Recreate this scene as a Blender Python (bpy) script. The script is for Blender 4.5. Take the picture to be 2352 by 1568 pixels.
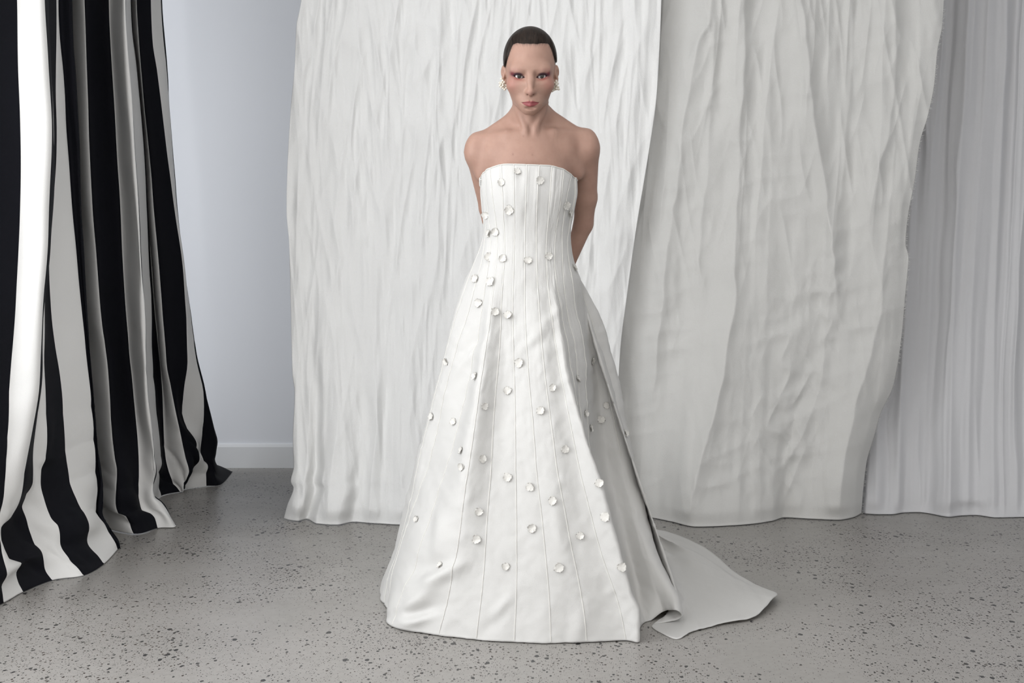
import bpy, math, random
import numpy as np
from mathutils import Vector, Matrix

random.seed(7)
RNG = np.random.RandomState(11)
SC = bpy.context.scene
COL = SC.collection
for o in list(bpy.data.objects):
    bpy.data.objects.remove(o, do_unlink=True)

# ------------------------------------------------------------------ camera
FPX = 2821.0                       # focal length in pixels of the 2352 px wide photo
CAM_H = 1.0
PITCH = math.atan(184.0 / FPX)     # camera looks slightly down
cam_d = bpy.data.cameras.new('camera')
cam_d.sensor_width = 36.0
cam_d.lens = 36.0 * FPX / 2352.0
cam_d.clip_end = 60
cam = bpy.data.objects.new('camera', cam_d)
cam.location = (0, 0, CAM_H)
cam.rotation_euler = (math.pi / 2 - PITCH, 0, 0)
COL.objects.link(cam)
SC.camera = cam

# ------------------------------------------------------------------ light
SC.view_settings.view_transform = 'Standard'
SC.view_settings.look = 'None'
SC.view_settings.gamma = 1.0
SC.view_settings.use_curve_mapping = False
SC.view_settings.exposure = 0.1

world = bpy.data.worlds.new('daylight')
SC.world = world
world.use_nodes = True
wbg = world.node_tree.nodes['Background']
wbg.inputs['Color'].default_value = (0.96, 0.97, 1.0, 1)
wbg.inputs['Strength'].default_value = 0.65


def area(name, loc, target, sx, sy, power, col):
    l = bpy.data.lights.new(name, 'AREA')
    l.shape = 'RECTANGLE'
    l.size = sx
    l.size_y = sy
    l.energy = power
    l.color = col
    o = bpy.data.objects.new(name, l)
    o.location = loc
    d = Vector(target) - Vector(loc)
    o.rotation_euler = d.to_track_quat('-Z', 'Y').to_euler()
    COL.objects.link(o)
    return o


# daylight of the big side window, left of the camera and beyond the frame
area('window_daylight', (-2.1, 2.05, 1.6), (0.9, 3.6, 1.4), 2.3, 2.3, 68, (0.97, 0.985, 1.0))
# added fill lamp behind the camera, evens out the side light
area('front_fill', (-1.2, -2.5, 1.8), (-0.6, 4.2, 1.25), 3.6, 2.4, 50, (1.0, 0.99, 0.975))
# added warm fill, right behind the camera, lifts the gown's shaded side
area('front_right_fill', (1.7, -2.4, 1.5), (0.3, 3.5, 0.7), 1.8, 2.4, 27, (1.0, 0.955, 0.89))
# added soft fill just under the ceiling, brightens train and floor
area('overhead_fill', (0.2, 2.0, 3.05), (0.2, 2.0, 0), 2.6, 2.6, 24, (1.0, 0.985, 0.96))
# daylight of the narrow window between the striped curtain and the back wall
area('corner_daylight', (-3.3, 4.75, 1.5), (-1.0, 5.96, 1.4), 1.3, 2.6, 27, (0.93, 0.96, 1.0))


# ------------------------------------------------------------------ maths helpers
cp, sp = math.cos(PITCH), math.sin(PITCH)


def ray(px, py):
    px = np.asarray(px, float)
    py = np.asarray(py, float)
    u = (px - 1176.0) / FPX
    v = (784.0 - py) / FPX
    return np.stack([u + 0 * v, cp + v * sp + 0 * u, -sp + v * cp + 0 * u], -1)


def P(px, py, d):
    """point seen at a pixel of the photograph, d metres in front of the camera"""
    r = ray(px, py)
    return r * (np.asarray(d, float) / r[..., 1])[..., None] + np.array([0, 0, CAM_H])


def G(px, py, z=0.0):
    """floor point seen at a pixel"""
    r = ray(px, py)
    return r * ((z - CAM_H) / r[..., 2])[..., None] + np.array([0, 0, CAM_H])


def floor_d(py):
    return float(G(1176.0, py)[1])


def project(p):
    q = p - np.array([0, 0, CAM_H])
    dep = q[..., 1] * cp - q[..., 2] * sp
    up = q[..., 1] * sp + q[..., 2] * cp
    return 1176 + FPX * q[..., 0] / dep, 784 - FPX * up / dep, dep


def sstep(a, b, x):
    t = np.clip((x - a) / (b - a), 0, 1)
    return t * t * (3 - 2 * t)


def pchip(x, y, xq):
    """monotone cubic interpolation"""
    x = np.asarray(x, float)
    y = np.asarray(y, float)
    xq = np.clip(np.asarray(xq, float), x[0], x[-1])
    if len(x) == 2:
        return y[0] + (y[1] - y[0]) * (xq - x[0]) / (x[1] - x[0])
    h = np.diff(x)
    dl = np.diff(y) / h
    m = np.zeros(len(x))
    w1 = 2 * h[1:] + h[:-1]
    w2 = h[1:] + 2 * h[:-1]
    ok = dl[:-1] * dl[1:] > 0
    with np.errstate(divide='ignore', invalid='ignore'):
        hm = (w1 + w2) / (w1 / dl[:-1] + w2 / dl[1:])
    m[1:-1] = np.where(ok, hm, 0)
    m[0], m[-1] = dl[0], dl[-1]
    i = np.clip(np.searchsorted(x, xq, side='right') - 1, 0, len(x) - 2)
    t = (xq - x[i]) / h[i]
    return ((1 + 2 * t) * (1 - t) ** 2 * y[i] + t * (1 - t) ** 2 * h[i] * m[i]
            + t * t * (3 - 2 * t) * y[i + 1] + t * t * (t - 1) * h[i] * m[i + 1])


def catmull_cols(K, u, uq, closed=False):
    """K (ncol, nrow, 3) interpolated over the column parameter u"""
    K = np.asarray(K, float)
    n = len(u)
    T = np.zeros_like(K)
    du = np.diff(u)[:, None, None]
    dl = np.diff(K, axis=0) / du
    T[1:-1] = (dl[:-1] * du[1:] + dl[1:] * du[:-1]) / (du[1:] + du[:-1])
    T[0], T[-1] = dl[0], dl[-1]
    if closed:
        a, b = du[-1], du[0]
        T[0] = T[-1] = (dl[-1] * b + dl[0] * a) / (a + b)
    uq = np.clip(np.asarray(uq, float), u[0], u[-1])
    i = np.clip(np.searchsorted(u, uq, side='right') - 1, 0, n - 2)
    h = (u[i + 1] - u[i])[:, None, None]
    t = ((uq - u[i]) / (u[i + 1] - u[i]))[:, None, None]
    return ((1 + 2 * t) * (1 - t) ** 2 * K[i] + t * (1 - t) ** 2 * h * T[i]
            + t * t * (3 - 2 * t) * K[i + 1] + t * t * (t - 1) * h * T[i + 1])


_tab = RNG.rand(8, 256, 256) * 2 - 1


def vnoise(x, y, seed=0):
    x = np.asarray(x, float)
    y = np.asarray(y, float)
    xi = np.floor(x).astype(int)
    yi = np.floor(y).astype(int)
    fx = x - xi
    fy = y - yi
    fx = fx * fx * fx * (fx * (fx * 6 - 15) + 10)
    fy = fy * fy * fy * (fy * (fy * 6 - 15) + 10)
    t = _tab[seed % 8]
    o = seed * 37
    a = t[(xi + o) % 256, (yi + o) % 256]
    b = t[(xi + 1 + o) % 256, (yi + o) % 256]
    c = t[(xi + o) % 256, (yi + 1 + o) % 256]
    d = t[(xi + 1 + o) % 256, (yi + 1 + o) % 256]
    return (a * (1 - fx) + b * fx) * (1 - fy) + (c * (1 - fx) + d * fx) * fy


def ridge(x, y, seed=0):
    return 1 - 2 * np.abs(vnoise(x, y, seed))


def grid_normals(V):
    du = np.gradient(V, axis=0)
    dv = np.gradient(V, axis=1)
    n = np.cross(du, dv)
    return n / (np.linalg.norm(n, axis=-1, keepdims=True) + 1e-12)


# ------------------------------------------------------------------ mesh helpers
def mesh_np(name, verts, faces, mats=None, fmat=None, smooth=True):
    """faces: (n,4) or (n,3) int array"""
    me = bpy.data.meshes.new(name)
    verts = np.asarray(verts, np.float32)
    faces = np.asarray(faces, np.int32)
    k = faces.shape[1]
    me.vertices.add(len(verts))
    me.vertices.foreach_set('co', verts.ravel())
    me.loops.add(faces.size)
    me.loops.foreach_set('vertex_index', faces.ravel())
    me.polygons.add(len(faces))
    me.polygons.foreach_set('loop_start', np.arange(0, faces.size, k, dtype=np.int32))
    me.polygons.foreach_set('loop_total', np.full(len(faces), k, np.int32))
    if fmat is not None:
        me.polygons.foreach_set('material_index', np.asarray(fmat, np.int32))
    me.polygons.foreach_set('use_smooth', np.full(len(faces), smooth, bool))
    for m in (mats or []):
        me.materials.append(m)
    me.update(calc_edges=True)
    me.validate()
    return me


def link(name, me, parent=None, loc=None):
    o = bpy.data.objects.new(name, me)
    COL.objects.link(o)
    if parent is not None:
        o.parent = parent
    if loc is not None:
        o.location = loc
    return o


def recentre(o_me, origin):
    """shift mesh data so that the object origin sits at origin"""
    n = len(o_me.vertices)
    a = np.empty(n * 3, np.float32)
    o_me.vertices.foreach_get('co', a)
    a = a.reshape(-1, 3) - np.asarray(origin, np.float32)
    o_me.vertices.foreach_set('co', a.ravel())
    o_me.update()


def grid_faces(nu, nv, wrap=False, flip=False):
    iu = np.arange(nu if wrap else nu - 1)
    iv = np.arange(nv - 1)
    A, B = np.meshgrid(iu, iv, indexing='ij')
    A2 = (A + 1) % nu
    f = np.stack([A * nv + B, A2 * nv + B, A2 * nv + B + 1, A * nv + B + 1], -1).reshape(-1, 4)
    return f[:, ::-1] if flip else f


def tag(o, label=None, cat=None, group=None, kind=None):
    if label:
        o['label'] = label
    if cat:
        o['category'] = cat
    if group:
        o['group'] = group
    if kind:
        o['kind'] = kind
    return o


def tube_np(pts, rad, seg=6):
    pts = np.asarray(pts, float)
    n = len(pts)
    rad = np.broadcast_to(np.asarray(rad, float), (n,))
    t = np.gradient(pts, axis=0)
    t /= np.linalg.norm(t, axis=1, keepdims=True) + 1e-12
    ref = np.array([0.0, 1.0, 0.0]) if abs(t[:, 1]).mean() < 0.8 else np.array([1.0, 0, 0])
    s = np.cross(t, ref)
    s /= np.linalg.norm(s, axis=1, keepdims=True) + 1e-12
    b = np.cross(s, t)
    ang = np.arange(seg) * 2 * math.pi / seg
    V = (pts[:, None] + rad[:, None, None] * (np.cos(ang)[None, :, None] * s[:, None]
                                              + np.sin(ang)[None, :, None] * b[:, None]))
    f = []
    for i in range(n - 1):
        for j in range(seg):
            k = (j + 1) % seg
            f.append((i * seg + j, i * seg + k, (i + 1) * seg + k, (i + 1) * seg + j))
    return V.reshape(-1, 3), np.array(f)


def box_np(x0, x1, y0, y1, z0, z1):
    v = np.array([(x, y, z) for x in (x0, x1) for y in (y0, y1) for z in (z0, z1)], float)
    f = np.array([(0, 1, 3, 2), (4, 6, 7, 5), (0, 4, 5, 1), (2, 3, 7, 6), (0, 2, 6, 4), (1, 5, 7, 3)])
    return v, f


# ------------------------------------------------------------------ materials
def s2l(c):
    return tuple(((x / 255.0) / 12.92 if x / 255.0 <= 0.04045 else (((x / 255.0) + 0.055) / 1.055) ** 2.4) for x in c)


class NT:
    def __init__(self, name):
        self.m = bpy.data.materials.new(name)
        self.m.use_nodes = True
        self.t = self.m.node_tree
        self.b = self.t.nodes['Principled BSDF']

    def n(self, typ, **kw):
        nd = self.t.nodes.new(typ)
        for k, v in kw.items():
            if k in nd.inputs:
                nd.inputs[k].default_value = v
            else:
                setattr(nd, k, v)
        return nd

    def l(self, a, b):
        self.t.links.new(a, b)

    def set(self, **kw):
        for k, v in kw.items():
            self.b.inputs[k.replace('_', ' ')].default_value = v

    def coords(self, scale=(1, 1, 1)):
        tc = self.n('ShaderNodeTexCoord')
        mp = self.n('ShaderNodeMapping')
        mp.inputs['Scale'].default_value = scale
        self.l(tc.outputs['Object'], mp.inputs['Vector'])
        return mp.outputs['Vector']

    def noise(self, vec, scale, detail=3.0, rough=0.5):
        nd = self.n('ShaderNodeTexNoise')
        nd.inputs['Scale'].default_value = scale
        nd.inputs['Detail'].default_value = detail
        nd.inputs['Roughness'].default_value = rough
        if vec is not None:
            self.l(vec, nd.inputs['Vector'])
        return nd.outputs['Fac']

    def ramp(self, fac, stops):
        r = self.n('ShaderNodeValToRGB')
        el = r.color_ramp.elements
        while len(el) < len(stops):
            el.new(0.5)
        for e, (p, c) in zip(el, stops):
            e.position = p
            e.color = (c[0], c[1], c[2], 1) if hasattr(c, '__len__') else (c, c, c, 1)
        self.l(fac, r.inputs['Fac'])
        return r.outputs['Color']

    def math(self, op, a, b=None, clamp=False):
        nd = self.n('ShaderNodeMath', operation=op, use_clamp=clamp)
        for i, x in enumerate((a, b)):
            if x is None:
                continue
            if isinstance(x, (int, float)):
                nd.inputs[i].default_value = x
            else:
                self.l(x, nd.inputs[i])
        return nd.outputs[0]

    def mix(self, fac, a, b):
        nd = self.n('ShaderNodeMix', data_type='RGBA')
        for i, x in ((0, fac), (6, a), (7, b)):
            if isinstance(x, (int, float)):
                nd.inputs[i].default_value = x
            elif isinstance(x, tuple):
                nd.inputs[i].default_value = (x[0], x[1], x[2], 1)
            else:
                self.l(x, nd.inputs[i])
        return nd.outputs[2]

    def bump(self, h, strength=0.3, dist=0.002):
        bp = self.n('ShaderNodeBump')
        bp.inputs['Strength'].default_value = strength
        bp.inputs['Distance'].default_value = dist
        self.l(h, bp.inputs['Height'])
        self.l(bp.outputs['Normal'], self.b.inputs['Normal'])


def mat_cloth(name, col, var=0.04, rough=0.8, weave=900, crease=0.0, sheen=0.0, bump=0.25, trans=0.0, cstretch=(14, 14, 2.2), tcol=None):
    m = NT(name)
    v = m.coords()
    f = m.noise(v, 3.0, 4)
    dark = tuple(c * (1 - var) for c in col)
    m.l(m.ramp(f, [(0.3, dark), (0.7, col)]), m.b.inputs['Base Color'])
    m.set(Roughness=rough)
    m.b.inputs['Specular IOR Level'].default_value = 0.3
    if sheen:
        m.b.inputs['Sheen Weight'].default_value = sheen
    w = m.noise(m.coords((1, 1, 0.25)), weave, 1)
    w2 = m.noise(m.coords((0.25, 0.25, 1)), weave, 1)
    h = m.math('MULTIPLY', m.math('ADD', w, w2), 0.12)
    if crease:
        c1 = m.noise(m.coords(cstretch), 2.6, 4, 0.62)
        c1 = m.math('ADD', m.math('MULTIPLY', m.math('ABSOLUTE', m.math('SUBTRACT', c1, 0.5)), -2.0), m.math('MULTIPLY', c1, 0.6))
        h = m.math('ADD', h, m.math('MULTIPLY', c1, crease))
    m.bump(h, bump, 0.01)
    if trans:
        tr = m.n('ShaderNodeBsdfTranslucent')
        tr.inputs['Color'].default_value = (*(tcol or col), 1)
        mx = m.n('ShaderNodeMixShader')
        mx.inputs[0].default_value = trans
        out = m.t.nodes['Material Output']
        m.l(m.b.outputs[0], mx.inputs[1])
        m.l(tr.outputs[0], mx.inputs[2])
        m.l(mx.outputs[0], out.inputs['Surface'])
    return m.m


def mat_plain(name, col, rough=0.5, metal=0.0, var=0.0, scale=8, bump=0.0, bscale=300):
    m = NT(name)
    v = m.coords()
    if var:
        f = m.noise(v, scale, 4)
        m.l(m.ramp(f, [(0.3, tuple(c * (1 - var) for c in col)), (0.7, col)]), m.b.inputs['Base Color'])
    else:
        m.b.inputs['Base Color'].default_value = (*col, 1)
    m.set(Roughness=rough, Metallic=metal)
    if bump:
        m.bump(m.noise(v, bscale, 2), bump, 0.002)
    return m.m


M_WALL = mat_plain('painted_wall', (0.80, 0.82, 0.86), 0.55, 0, 0.02, 1.5, 0.05, 180)
M_BASE = mat_plain('painted_skirting', (0.80, 0.815, 0.83), 0.4, 0, 0.03, 6)
M_CEIL = mat_plain('painted_ceiling', (0.80, 0.80, 0.80), 0.7, 0, 0.02, 1.5)


def mat_floor():
    m = NT('polished_aggregate_concrete')
    v = m.coords()
    base = m.ramp(m.noise(v, 1.3, 5, 0.6), [(0.3, (0.295, 0.283, 0.265)), (0.7, (0.352, 0.338, 0.318))])
    mott = m.noise(v, 46, 4, 0.7)
    base = m.mix(m.math('MULTIPLY', m.math('SUBTRACT', mott, 0.42, True), 1.1, True), base, (0.215, 0.205, 0.19))
    # chips of dark stone, in three sizes, gathered in drifts
    dens = m.noise(v, 2.1, 3, 0.6)
    warp = m.n('ShaderNodeTexNoise')
    warp.inputs['Scale'].default_value = 55
    warp.inputs['Detail'].default_value = 2
    m.l(v, warp.inputs['Vector'])
    for sc, amt, thr, wamt, rot, dcol in ((34, 0.13, 0.27, 0.0045, 0.4, (0.022, 0.023, 0.025)),
                                          (62, 0.24, 0.30, 0.003, -0.5, (0.032, 0.032, 0.032)),
                                          (80, 0.24, 0.30, 0.0025, 0.9, (0.050, 0.036, 0.031)),
                                          (165, 0.36, 0.34, 0.0012, 0.2, (0.095, 0.09, 0.084))):
        sub = m.n('ShaderNodeVectorMath', operation='SUBTRACT')
        m.l(warp.outputs['Color'], sub.inputs[0])
        sub.inputs[1].default_value = (0.5, 0.5, 0.5)
        scl = m.n('ShaderNodeVectorMath', operation='SCALE')
        m.l(sub.outputs[0], scl.inputs[0])
        scl.inputs['Scale'].default_value = wamt * 3
        add = m.n('ShaderNodeVectorMath', operation='ADD')
        m.l(v, add.inputs[0])
        m.l(scl.outputs[0], add.inputs[1])
        mp = m.n('ShaderNodeMapping')
        mp.inputs['Rotation'].default_value = (0, 0, rot)
        mp.inputs['Scale'].default_value = (1.15, 0.72, 1)
        m.l(add.outputs[0], mp.inputs['Vector'])
        vo = m.n('ShaderNodeTexVoronoi', voronoi_dimensions='2D')
        vo.inputs['Scale'].default_value = sc
        m.l(mp.outputs[0], vo.inputs['Vector'])
        sep = m.n('ShaderNodeSeparateColor')
        m.l(vo.outputs['Color'], sep.inputs[0])
        # chip where the cell is chosen and its distance is under a random size
        lim = m.math('ADD', m.math('MULTIPLY', m.math('SUBTRACT', dens, 0.5), 1.5), amt)
        chosen = m.math('LESS_THAN', sep.outputs[0], lim)
        size = m.math('MULTIPLY', m.math('ADD', m.math('MULTIPLY', m.math('POWER', sep.outputs[1], 2.2), 0.75), 0.28), thr)
        inside = m.math('LESS_THAN', vo.outputs['Distance'], size)
        fac = m.math('MULTIPLY', m.math('MULTIPLY', chosen, inside), 0.92)
        base = m.mix(fac, base, dcol)
    m.l(base, m.b.inputs['Base Color'])
    m.l(m.ramp(m.noise(v, 5, 3), [(0.3, 0.30), (0.7, 0.40)]), m.b.inputs['Roughness'])
    m.b.inputs['Specular IOR Level'].default_value = 0.28
    return m.m


M_FLOOR = mat_floor()
M_SHEET_A = mat_cloth('crinkled_muslin', (0.81, 0.81, 0.80), 0.02, 0.85, 700, 0.10, 0.1, 0.55, 0.0, (30, 30, 5))
M_SHEET_B = mat_cloth('washed_linen', (0.625, 0.62, 0.60), 0.04, 0.85, 700, 0.07, 0.1, 0.5, 0.0, (16, 16, 4))
M_SHEET_C = mat_cloth('fine_voile', (0.60, 0.598, 0.608), 0.03, 0.85, 900, 0.04, 0.1, 0.4, 0.0, (20, 20, 2))
M_WHITE = mat_cloth('white_curtain_cotton', (0.84, 0.835, 0.82), 0.03, 0.6, 1200, 0.02, 0.05, 0.35, 0.0, (5, 5, 4))
M_BLACK = mat_cloth('ink_curtain_cotton', (0.0055, 0.006, 0.0095), 0.2, 0.7, 1200, 0.02, 0.0, 0.35, 0.0, (5, 5, 4))
M_BLACK.node_tree.nodes['Principled BSDF'].inputs['Specular IOR Level'].default_value = 0.12
M_GOWN = mat_cloth('ivory_satin', (0.662, 0.656, 0.638), 0.02, 0.45, 1500, 0.012, 0.0, 0.35, 0.10, (9, 9, 7), (0.80, 0.71, 0.58))
M_PIPE = mat_cloth('ivory_piping_cord', (0.68, 0.67, 0.635), 0.02, 0.5, 1500)
M_PETAL = mat_cloth('ivory_silk_petal', (0.665, 0.65, 0.615), 0.02, 0.6, 1500)

# ------------------------------------------------------------------ setting
def struct(name, v, f, m, bevel=0.0):
    me = mesh_np(name, v, f, [m], smooth=False)
    o = link(name, me)
    o['kind'] = 'structure'
    return o


Y_WALL = float(G(600, 1073)[1])
X_L, X_R, Y_F, Z_C = -1.86, 3.9, -2.6, 3.1
fv = np.array([(X_L, Y_F, 0), (X_R, Y_F, 0), (X_R, Y_WALL, 0), (X_L, Y_WALL, 0),
               (X_L, Y_F, -0.1), (X_R, Y_F, -0.1), (X_R, Y_WALL, -0.1), (X_L, Y_WALL, -0.1)], float)
struct('floor', fv, np.array([(0, 1, 2, 3), (7, 6, 5, 4), (0, 4, 5, 1), (1, 5, 6, 2), (2, 6, 7, 3), (3, 7, 4, 0)]), M_FLOOR)
struct('wall_back', *box_np(X_L - 0.12, X_R + 0.12, Y_WALL, Y_WALL + 0.12, -0.1, Z_C), M_WALL)
struct('wall_right', *box_np(X_R, X_R + 0.12, Y_F, Y_WALL, -0.1, Z_C), M_WALL)
struct('ceiling', *box_np(X_L - 0.12, X_R + 0.12, Y_F, Y_WALL + 0.12, Z_C, Z_C + 0.1), M_CEIL)
# left wall with the tall window opening beyond the frame
struct('wall_left', *box_np(X_L - 0.12, X_L, 3.25, 4.98, -0.1, Z_C), M_WALL)
struct('trim_3', *box_np(X_L - 0.12, X_L, 4.98, Y_WALL, -0.1, 0.15), M_WALL)
struct('trim_4', *box_np(X_L - 0.12, X_L, 4.98, Y_WALL, 2.75, Z_C), M_WALL)
struct('trim_1', *box_np(X_L - 0.12, X_L, Y_F, 3.25, -0.1, 0.38), M_WALL)
struct('trim_2', *box_np(X_L - 0.12, X_L, Y_F, 3.25, 2.72, Z_C), M_WALL)
# skirting board with a small stepped top
bz = 0.118
pr = [(0.0, 0.0), (0.018, 0.0), (0.018, bz - 0.016), (0.012, bz - 0.004), (0.006, bz), (0.0, bz)]
bv = np.array([(x, Y_WALL - a, z) for x in (X_L, X_R) for a, z in pr], float)
nb = len(pr)
bme = bpy.data.meshes.new('baseboard_back')
bme.from_pydata([tuple(v) for v in bv], [], [tuple(range(nb))[::-1], tuple(range(nb, 2 * nb))]
                + [(i, (i + 1) % nb, (i + 1) % nb + nb, i + nb) for i in range(nb)])
bme.materials.append(M_BASE)
bo = link('baseboard_back', bme)
bo['kind'] = 'structure'

# ------------------------------------------------------------------ backdrop sheets
def sheet(name, left, right, hem, mat, nu, nv, dbase, folds, label, cat='sheet', ytop=-560, extra=None, fringe=None):
    """left, right: edge polylines in pixels; hem: lower edge; folds(PX, PY) -> metres towards the room"""
    ly = [p[1] for p in left]
    ry = [p[1] for p in right]
    U = np.linspace(0, 1, nu)
    Vv = np.linspace(0, 1, nv)
    lb, rb = left[-1], right[-1]
    hx = np.array([p[0] for p in hem], float)
    hy = np.array([p[1] for p in hem], float)
    xh = lb[0] + (rb[0] - lb[0]) * U
    yh = pchip(hx, hy, xh)
    PY = ytop + (yh[:, None] - ytop) * (Vv ** 0.97)[None, :]
    XL = pchip(ly, [p[0] for p in left], PY)
    XR = pchip(ry, [p[0] for p in right], PY)
    PX = XL + (XR - XL) * U[:, None]
    D0 = np.array([floor_d(y) for y in yh])
    tt = np.clip((PY - 300) / (yh[:, None] - 300), 0, 1)
    D = dbase + (D0[:, None] - dbase) * tt ** 2.2
    H = folds(PX, PY)
    fade = 1 - 0.8 * sstep(0.96, 1.0, tt)
    V = P(PX, PY, D - H * fade)
    V[..., 2] = np.maximum(V[..., 2], 0.004)
    f = grid_faces(nu, nv, flip=False)
    me = mesh_np(name, V.reshape(-1, 3), f, [mat])
    org = V.mean((0, 1)) * [1, 1, 0]
    recentre(me, org)
    o = link(name, me, loc=org)
    tag(o, label, cat)
    sm = o.modifiers.new('thickness', 'SOLIDIFY')
    sm.thickness = 0.0015
    sm.offset = 0
    return o, V, org


def fold_line(PX, PY, pts, amp, wl, wr, y0=None, y1=None):
    """a ridge that follows a line of pixels, rising over wl on its left and falling over wr on its right"""
    ys = [p[1] for p in pts]
    xs = [p[0] for p in pts]
    xl = pchip(ys, xs, PY)
    dx = PX - xl
    wr = wr * 1.6
    a = np.where(dx < 0, np.exp(-(np.sqrt(dx * dx + 9) - 3) / (0.8 * wl)), np.exp(-(np.sqrt(dx * dx + 6) - 2.45) / wr))
    lo, hi = ys[0], ys[-1]
    m = sstep(lo - 120, lo + 40, PY) * (1 - sstep(hi - 60, hi + 100, PY))
    return amp * a * m


def folds_a(PX, PY):
    w = 9 * vnoise(PX / 190, PY / 420, 1) + 3.0 * vnoise(PX / 50, PY / 120, 2)
    lean = 0.02 * (PY - 600) * np.clip((900 - PX) / 400, -1, 1)
    x = PX + w - lean
    low = sstep(250, 950, PY)
    h = 0.012 * (0.35 + 0.75 * low) * vnoise(x / 48, PY / 1100, 3)
    h += 0.013 * (0.25 + 0.8 * low) * ridge(x / 52 + 0.4 * vnoise(x / 200, PY / 300, 4), PY / 1300, 2)
    h += 0.006 * vnoise(x / 21, PY / 500, 1)
    # crumpled web of thin creases, crossing at small angles, stronger high up
    k = 1.15 - 0.55 * low
    for sl, sc, ln, am, sd in ((0.16, 30, 210, 0.0042, 5), (-0.19, 33, 190, 0.0042, 6), (0.05, 19, 260, 0.0026, 4), (-0.08, 15, 170, 0.0016, 0), (0.34, 46, 120, 0.0026, 2)):
        q = (x + sl * PY) / sc
        n = vnoise(q, PY / ln, sd)
        h += 1.45 * am * k * (1 - np.sqrt(n * n + 0.0035) * 1.8)
    h += 0.0009 * vnoise(x / 6.5, PY / 70, 7)
    for pts, am, wl, wr in (
            ([(730, 200), (790, 420), (800, 640)], 0.010, 40, 14),
            ([(840, 520), (838, 700), (820, 900), (800, 1150)], 0.017, 40, 20),
            ([(730, 700), (728, 940), (700, 1100), (672, 1190)], 0.018, 34, 20),
            ([(900, 500), (912, 700), (905, 900), (880, 1180)], 0.015, 34, 18),
            ([(980, 300), (1000, 500), (990, 760), (975, 1000)], 0.012, 32, 16),
            ([(1400, 0), (1395, 350), (1400, 700)], 0.010, 34, 14),
            ([(1460, 0), (1455, 300), (1420, 600), (1400, 760)], 0.012, 38, 16)):
        h += fold_line(x, PY, pts, am, wl, wr)
    return h + 0.012


left_a = [(702, -560), (696, -100), (692, 0), (681, 60), (677, 150), (668, 250), (660, 390), (658, 480), (664, 560),
          (668, 700), (672, 860), (677, 900), (673, 1010), (675, 1070), (668, 1105), (674, 1120), (660, 1160), (652, 1189)]
right_a = [(1530, -560), (1519, 0), (1508, 220), (1490, 350), (1462, 520), (1440, 680), (1425, 800), (1418, 950), (1430, 1190)]
hem_a = [(640, 1187), (664, 1195), (685, 1197), (705, 1193), (728, 1204), (775, 1206), (812, 1200), (860, 1203), (920, 1206), (1000, 1202), (1440, 1200)]
sheet('muslin_sheet', left_a, right_a, hem_a, M_SHEET_A, 620, 420, 4.82, folds_a,
      'crinkled white muslin sheet hanging at the left, beside the bare wall')


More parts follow.
